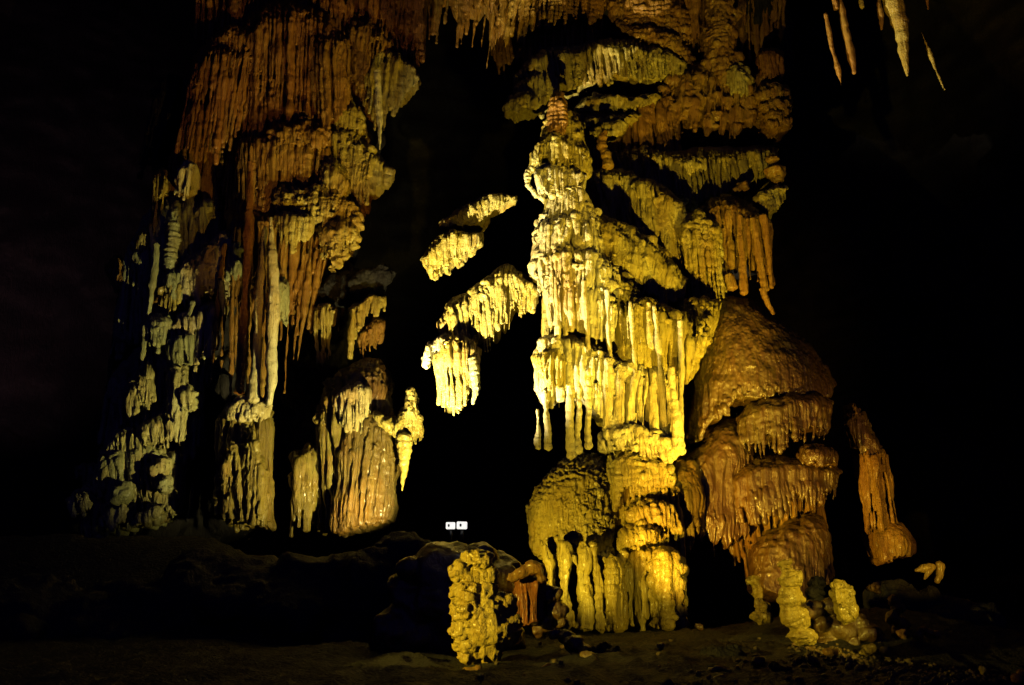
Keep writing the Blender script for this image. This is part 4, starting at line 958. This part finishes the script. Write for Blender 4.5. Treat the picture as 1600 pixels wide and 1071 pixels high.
# rock behind the left wall, near-black so its gaps look shaded
def left_rock():
    M = Mass()
    for k, (x, y, r) in enumerate([(420, 60, 130), (560, 40, 90), (380, 220, 110), (480, 200, 100), (360, 420, 100), (460, 400, 90), (520, 520, 80), (300, 560, 90), (400, 600, 90), (250, 720, 80), (360, 740, 80),
                                   (500, 720, 80), (560, 700, 60), (180, 800, 50), (270, 850, 70), (240, 470, 50), (280, 250, 50), (1130, 60, 110), (1000, 40, 120), (880, 60, 90), (1130, 220, 90), (1000, 230, 80),
                                   (1080, 380, 80), (960, 380, 80), (1160, 380, 45)]):
        Y = 22.6 if x < 800 else 23.2
        r = r * Y / FPX
        M.blob(P(x, y, Y + r * 0.2), (r, r * 0.7, r * 1.2), k, 0.3, 20, 14)
    me = remeshed(M, "wall_bulges", 0.07)
    relief(me, 4, 2.0, 1.0, 0, 1.5, 0.5)
    finish(me, "cave_wall_bulges", DARK_ROCK, kind="structure")
left_rock()

# ------------------------------------------------------------ dark ridge and mound in front, and what stands on them
lumps("rock_ridge", [(60, 1010, 130), (200, 1010, 110), (340, 960, 120, 0.3), (440, 960, 90), (520, 960, 110), (590, 950, 118), (660, 1000, 100), (470, 1000, 100)], 15.6, mat=DARK_ROCK, amp=1.5, n=3, voxel=0.05, sf=0.8,
      kind="structure")
lumps("dark_mound", [(713, 905, 76), (655, 930, 52), (765, 912, 58), (800, 925, 40, 0.4), (730, 985, 85), (640, 985, 60)], 13.2, mat=WET, amp=0.9, n=4, voxel=0.03, sf=0.9,
      label="dark rounded mound with the two small white lamp boxes on its top", cat="rock mound")
bx = "pair of white lamp boxes on the dark mound"


def box_part(name, c, s, mat, parent, rz=0.0, bevel=0.006):
    bm = bmesh.new()
    bmesh.ops.create_cube(bm, size=1.0)
    bmesh.ops.scale(bm, vec=s, verts=bm.verts)
    bmesh.ops.bevel(bm, geom=list(bm.edges), offset=bevel, segments=2, affect='EDGES')
    bmesh.ops.rotate(bm, cent=(0, 0, 0), matrix=Matrix.Rotation(rz, 3, 'Z'), verts=bm.verts)
    bmesh.ops.translate(bm, vec=c, verts=bm.verts)
    me = bpy.data.meshes.new(name)
    bm.to_mesh(me); bm.free()
    return finish(me, name, mat, parent)


for x0, x1, y0, y1, lab in ((697, 711, 816.5, 827, "left one of the two small white lamp boxes on top of the dark mound"),
                            (714, 729.5, 815.5, 827, "right one of the two small white lamp boxes on top of the dark mound")):
    Yb = 12.7
    a, b = P(x0, y0, Yb), P(x1, y1, Yb)
    c = (a + b) / 2
    w, h = abs(b.x - a.x), abs(a.z - b.z)
    t = thing("lamp_box", lab, "lamp", (c.x, Yb + 0.05, b.z), bx)
    right = x0 > 712
    box_part("lit_face", (c.x, Yb, c.z), (w, 0.05, h), LAMPFACE, t, 0.25 if right else 0.0)
    box_part("housing", (c.x, Yb + 0.085, c.z), (w * 0.96, 0.11, h * 0.96), BOXM, t, 0.25 if right else 0.0)
    box_part("switch_plate", (c.x - w * (0.12 if right else 0.18), Yb - 0.034, c.z), (w * 0.20, 0.02, h * 0.38), BLACK, t, 0.0, 0.003)
    box_part("foot", (c.x, Yb + 0.07, c.z - h * 0.5 - 0.06), (w * 0.3, 0.05, 0.12), BLACK, t)

lumps("lumpy_stalagmite", [(746, 880, 22), (726, 898, 20), (760, 900, 18), (724, 925, 20), (752, 925, 24), (735, 955, 28), (772, 948, 22), (792, 945, 16), (758, 975, 30), (798, 975, 17), (722, 985, 18), (785, 998, 18),
                           (720, 1008, 13), (768, 1018, 17), (728, 1026, 13), (758, 1024, 14), (768, 992, 20), (742, 900, 26, .1), (745, 930, 34, .1), (755, 958, 42, .12), (765, 985, 44, .12), (750, 1012, 32, .1)], 11.0, mat=CREAM_G, n=8, voxel=0.012, amp=0.8, pop=1.5, stria=0.2, sf=1.7, squash=0.85, rough=0.45,
      label="bright yellow cauliflower-like lumpy stalagmite in the foreground, below the two white lamp boxes", cat="stalagmite")
lumps("popcorn_rock", [(732, 1054, 13), (748, 1052, 13), (758, 1060, 10), (738, 1068, 14), (724, 1062, 8)], 10.4, mat=AMBER, n=6, voxel=0.014, amp=0.8, sf=1.8,
      label="small cluster of knobs at the bottom edge directly under the bright lumpy stalagmite", cat="rock")
lumps("popcorn_rock", [(672, 1068, 5), (668, 1072, 6)], 10.4, mat=AMBER, n=3, voxel=0.012, amp=0.5, sf=1.8, label="tiny yellow knob at the bottom edge left of the lumpy stalagmite", cat="rock")
orr = thing("drum_stalagmite", "orange-red drum-shaped stalagmite with a knobby rim, right of the bright lumpy stalagmite", "stalagmite", P(824, 975, 12.6))
drape("drum", [(800, 905), (812, 893), (830, 890), (848, 900)], [(808, 972), (820, 978), (832, 976), (848, 970)], 12.6, D=0.5, bulge=0.3, roll=0.2, fl=0.10, fr=0.04, rag=0.03, tip=1.0, body=1.0, mat=ORANGE, parent=orr, voxel=0.022, pop=1.0)
lumps("rim", [(800, 902, 9), (814, 896, 10), (832, 888, 12), (842, 894, 11), (848, 905, 8), (822, 890, 8)], 12.45, mat=AMBER, parent=orr, n=5, voxel=0.02, sf=1.4)
lumps("rough_rock", [(858, 930, 18), (866, 955, 17), (852, 972, 16), (840, 985, 12), (874, 972, 12)], 13.0, mat=WET, n=6, voxel=0.022, sf=1.2,
      label="rough brown rock leaning against the pedestal's left leg, right of the orange-red drum", cat="rock")
lumps("fallen_log_rock", [(884, 998, 13, 0.3), (898, 1008, 15, 0.1), (912, 1018, 15), (921, 1028, 12, -0.2), (866, 992, 9, 0.4)], 11.5, mat=WET, n=3, voxel=0.018, sf=1.2,
      label="fallen log-shaped dark rock with a lit round end, on the floor before the pedestal", cat="rock")
lumps("red_rock", [(866, 1058, 10), (880, 1064, 8), (852, 1048, 10)], 9.5, mat=ORANGE, n=4, voxel=0.014, sf=1.5, amp=0.6,
      label="small reddish rock at the bottom edge right of centre", cat="rock")
# stalagmites on the right-hand floor
def ring_stalagmite(path, rads, Y, label, mat, kn=7):
    return spike("stalagmite", path, [r * 1.02 for r in rads], Y, mat=mat, knob=0.34, kn=kn * 0.45, amp=1.1, pop=1.9, stria=1.0, ripple=0.3, sf=1.7, voxel=0.014,
                 label=label, cat="stalagmite", group="stalagmites on the floor before the brown dome")
ring_stalagmite([(1224, 882), (1230, 905), (1236, 935), (1240, 955), (1246, 975), (1247, 1000)], [12, 14, 15, 15, 17, 18], 12.6, "tallest knobby ringed stalagmite standing on the dark floor before the brown dome", CREAM_G, 9)
ring_stalagmite([(1178, 906), (1184, 930), (1188, 950), (1190, 968)], [8, 6, 8, 14], 15.2, "thin-necked stalagmite with a wide foot, left of the tallest ringed one", GOLD, 7)
ring_stalagmite([(1274, 905), (1276, 920), (1276, 940)], [8, 9, 10], 14.6, "short black stalagmite in silhouette, right behind the tallest ringed one", DARK_ROCK, 5)  # unlit silhouette put into near-black stone
ring_stalagmite([(1312, 912), (1318, 932), (1322, 952), (1322, 968)], [12, 13, 13, 12], 13.4, "stalagmite stacked from round lumps, second lit one right of the tallest ringed one", GOLD, 5)
ring_stalagmite([(1368, 916), (1372, 926)], [8, 5], 13.6, "small round-headed stalagmite by itself below the slender column's round foot", AMBER, 2)
rocks = "rocks scattered on the right-hand floor"
def rock(items, Y, label, mat=WET, **k):
    if Y < 13.9 and items[0][2] < 10:      # small stones sit on the floor
        bx_ = sum(q[0] for q in items) / len(items); by_ = max(q[1] + q[2] for q in items)
        Y = ground_at(bx_, by_, Y).y
    lumps("rock", items, Y, mat=mat, n=k.pop("n", 4), voxel=k.pop("voxel", 0.018), sf=1.5, label=label, cat="rock", group=rocks, **k)
lumps("boulder_heap", [(1270, 955, 18), (1295, 950, 15), (1285, 980, 22), (1310, 985, 24), (1335, 975, 20), (1350, 990, 22), (1325, 1005, 20), (1365, 1005, 16), (1290, 1005, 20)], 14.0, mat=WET, n=6, voxel=0.024, sf=1.2, depth=1.3,
      label="heap of rounded boulders behind the tallest ringed stalagmite", cat="boulder heap")
rock([(1398, 938, 7), (1404, 950, 9), (1396, 965, 9), (1412, 975, 10), (1408, 990, 12)], 14.0, "steep dark stack of knobs right of the boulder heap", AMBER)
rock([(1432, 992, 8), (1440, 985, 7), (1452, 990, 6), (1464, 992, 5), (1436, 998, 6)], 13.8, "small flat rock at the right end of the heap, pointing right", AMBER)
rock([(1352, 1016, 8), (1360, 1012, 7), (1345, 1020, 5)], 12.4, "pointed pale stone on the floor in front of the heap", OCHRE)
rock([(1382, 1018, 8), (1388, 1024, 5)], 12.6, "pale wedge stone, first one right of the pointed pale stone", OCHRE)
rock([(1296, 1018, 7), (1302, 1022, 6)], 12.2, "small stone on the floor right of the tallest ringed stalagmite's foot", AMBER)
rock([(1272, 1034, 6), (1280, 1040, 5), (1266, 1030, 5)], 11.8, "jagged stone in front of the tallest ringed stalagmite", AMBER)
rock([(1302, 1043, 4)], 11.6, "pebble-sized round stone in front of the jagged one", GOLD)
rock([(1182, 1034, 6), (1190, 1032, 5)], 11.8, "flat stone on the dark floor left of the tallest ringed stalagmite's foot", AMBER)
rock([(1032, 1009, 6), (1028, 1011, 4)], 13.5, "single yellowish stone on the dark floor just before the pedestal", GOLD)
rock([(1094, 980, 6), (1088, 978, 4)], 15.0, "single dim stone at the right foot of the pedestal", WET)
rock([(1536, 1046, 6), (1536, 1052, 5)], 11.0, "small upright lit stone near the bottom right corner", GOLD)
rock([(1590, 1062, 9), (1598, 1052, 6)], 10.8, "reddish stone in the bottom right corner", ORANGE)
for p_, r_, lab in (([(1430, 892), (1442, 888), (1456, 886)], [2, 4, 4], "dull stick-like broken stalactite lying level, at the right of the slender column's foot"),
                    ([(1444, 906), (1450, 894), (1458, 884)], [1.5, 3.5, 4], "second dull stick-like piece, leaning across the level one"),
                    ([(1468, 880), (1469, 894), (1463, 910)], [6, 6, 4], "thick upright dull piece, rightmost of the three broken sticks")):
    spike("broken_stalactite", p_, r_, 16.0, mat=BROWN, label=lab, cat="broken stalactite", group="broken sticks of calcite on the right")
st = thing("ledge_stump", "stump with two bright stepped ledges at the bottom edge, right of the pedestal", "rock", P(1130, 1072, 9.0))
for k, (y, x0, x1) in enumerate(((1046, 1106, 1142), (1062, 1112, 1152))):
    lumps("ledge", [(x0 + 8, y, 9), ((x0 + x1) / 2, y - 1, 11), (x1 - 8, y + 1, 9)], 9.0 - 0.15 * k, mat=GOLD, parent=st, n=5, voxel=0.013, squash=0.5, sf=1.8, amp=0.6)
# scree on the lower right of the floor
SCR = random.Random(3)
M = Mass()
for k in range(700):
    if k < 620:
        px = SCR.uniform(1230, 1600); py = 1004 + (px - 1250) * 0.17 + abs(SCR.gauss(0, 22))
    else:
        px = SCR.uniform(640, 1500); py = SCR.uniform(990, 1080)
    if py > 1085: continue
    g = ground_at(px, py, 0)
    if g.y < 5: continue
    r = SCR.uniform(0.006, 0.024) * (1.5 if SCR.random() < 0.08 else 1)
    M.blob(g + Vector((0, 0, r * 0.3)), (r * 1.3, r * 1.2, r), k, 0.5, 7, 5)
me = M.mesh("scree")
relief(me, 3, 0.3, 0, 0, 1, 2.0)
finish(me, "scree", WETR, kind="stuff")

# low humps of muddy rock in the foreground
lumps("floor_mounds", [(905, 1085, 40, 0), (960, 1075, 50, .4), (1030, 1060, 44, 1.0), (1070, 1085, 46, 0), (1000, 1095, 50, -.5), (840, 1060, 30, .8), (1180, 1070, 46, .4), (1240, 1062, 34, 1.2), (1330, 1075, 44, .5), (1420, 1095, 44, .2),
                      (560, 1090, 70, 0.5), (620, 1075, 50, 1.2), (470, 1095, 70, 0), (1130, 1030, 28, 2.0), (940, 1030, 26, 1.8)], 10.0, mat=CLAY, n=4, voxel=0.03, amp=1.6, pop=1.6, sf=1.2, squash=0.45, depth=1.5, kind="structure")
lumps("right_ridge", [(1400, 950, 46), (1450, 960, 50), (1500, 985, 60), (1550, 1030, 60), (1480, 1020, 60)], 16.6, mat=DARK_ROCK, amp=1.5, n=5, voxel=0.04, sf=1.0, squash=0.7, kind="structure")
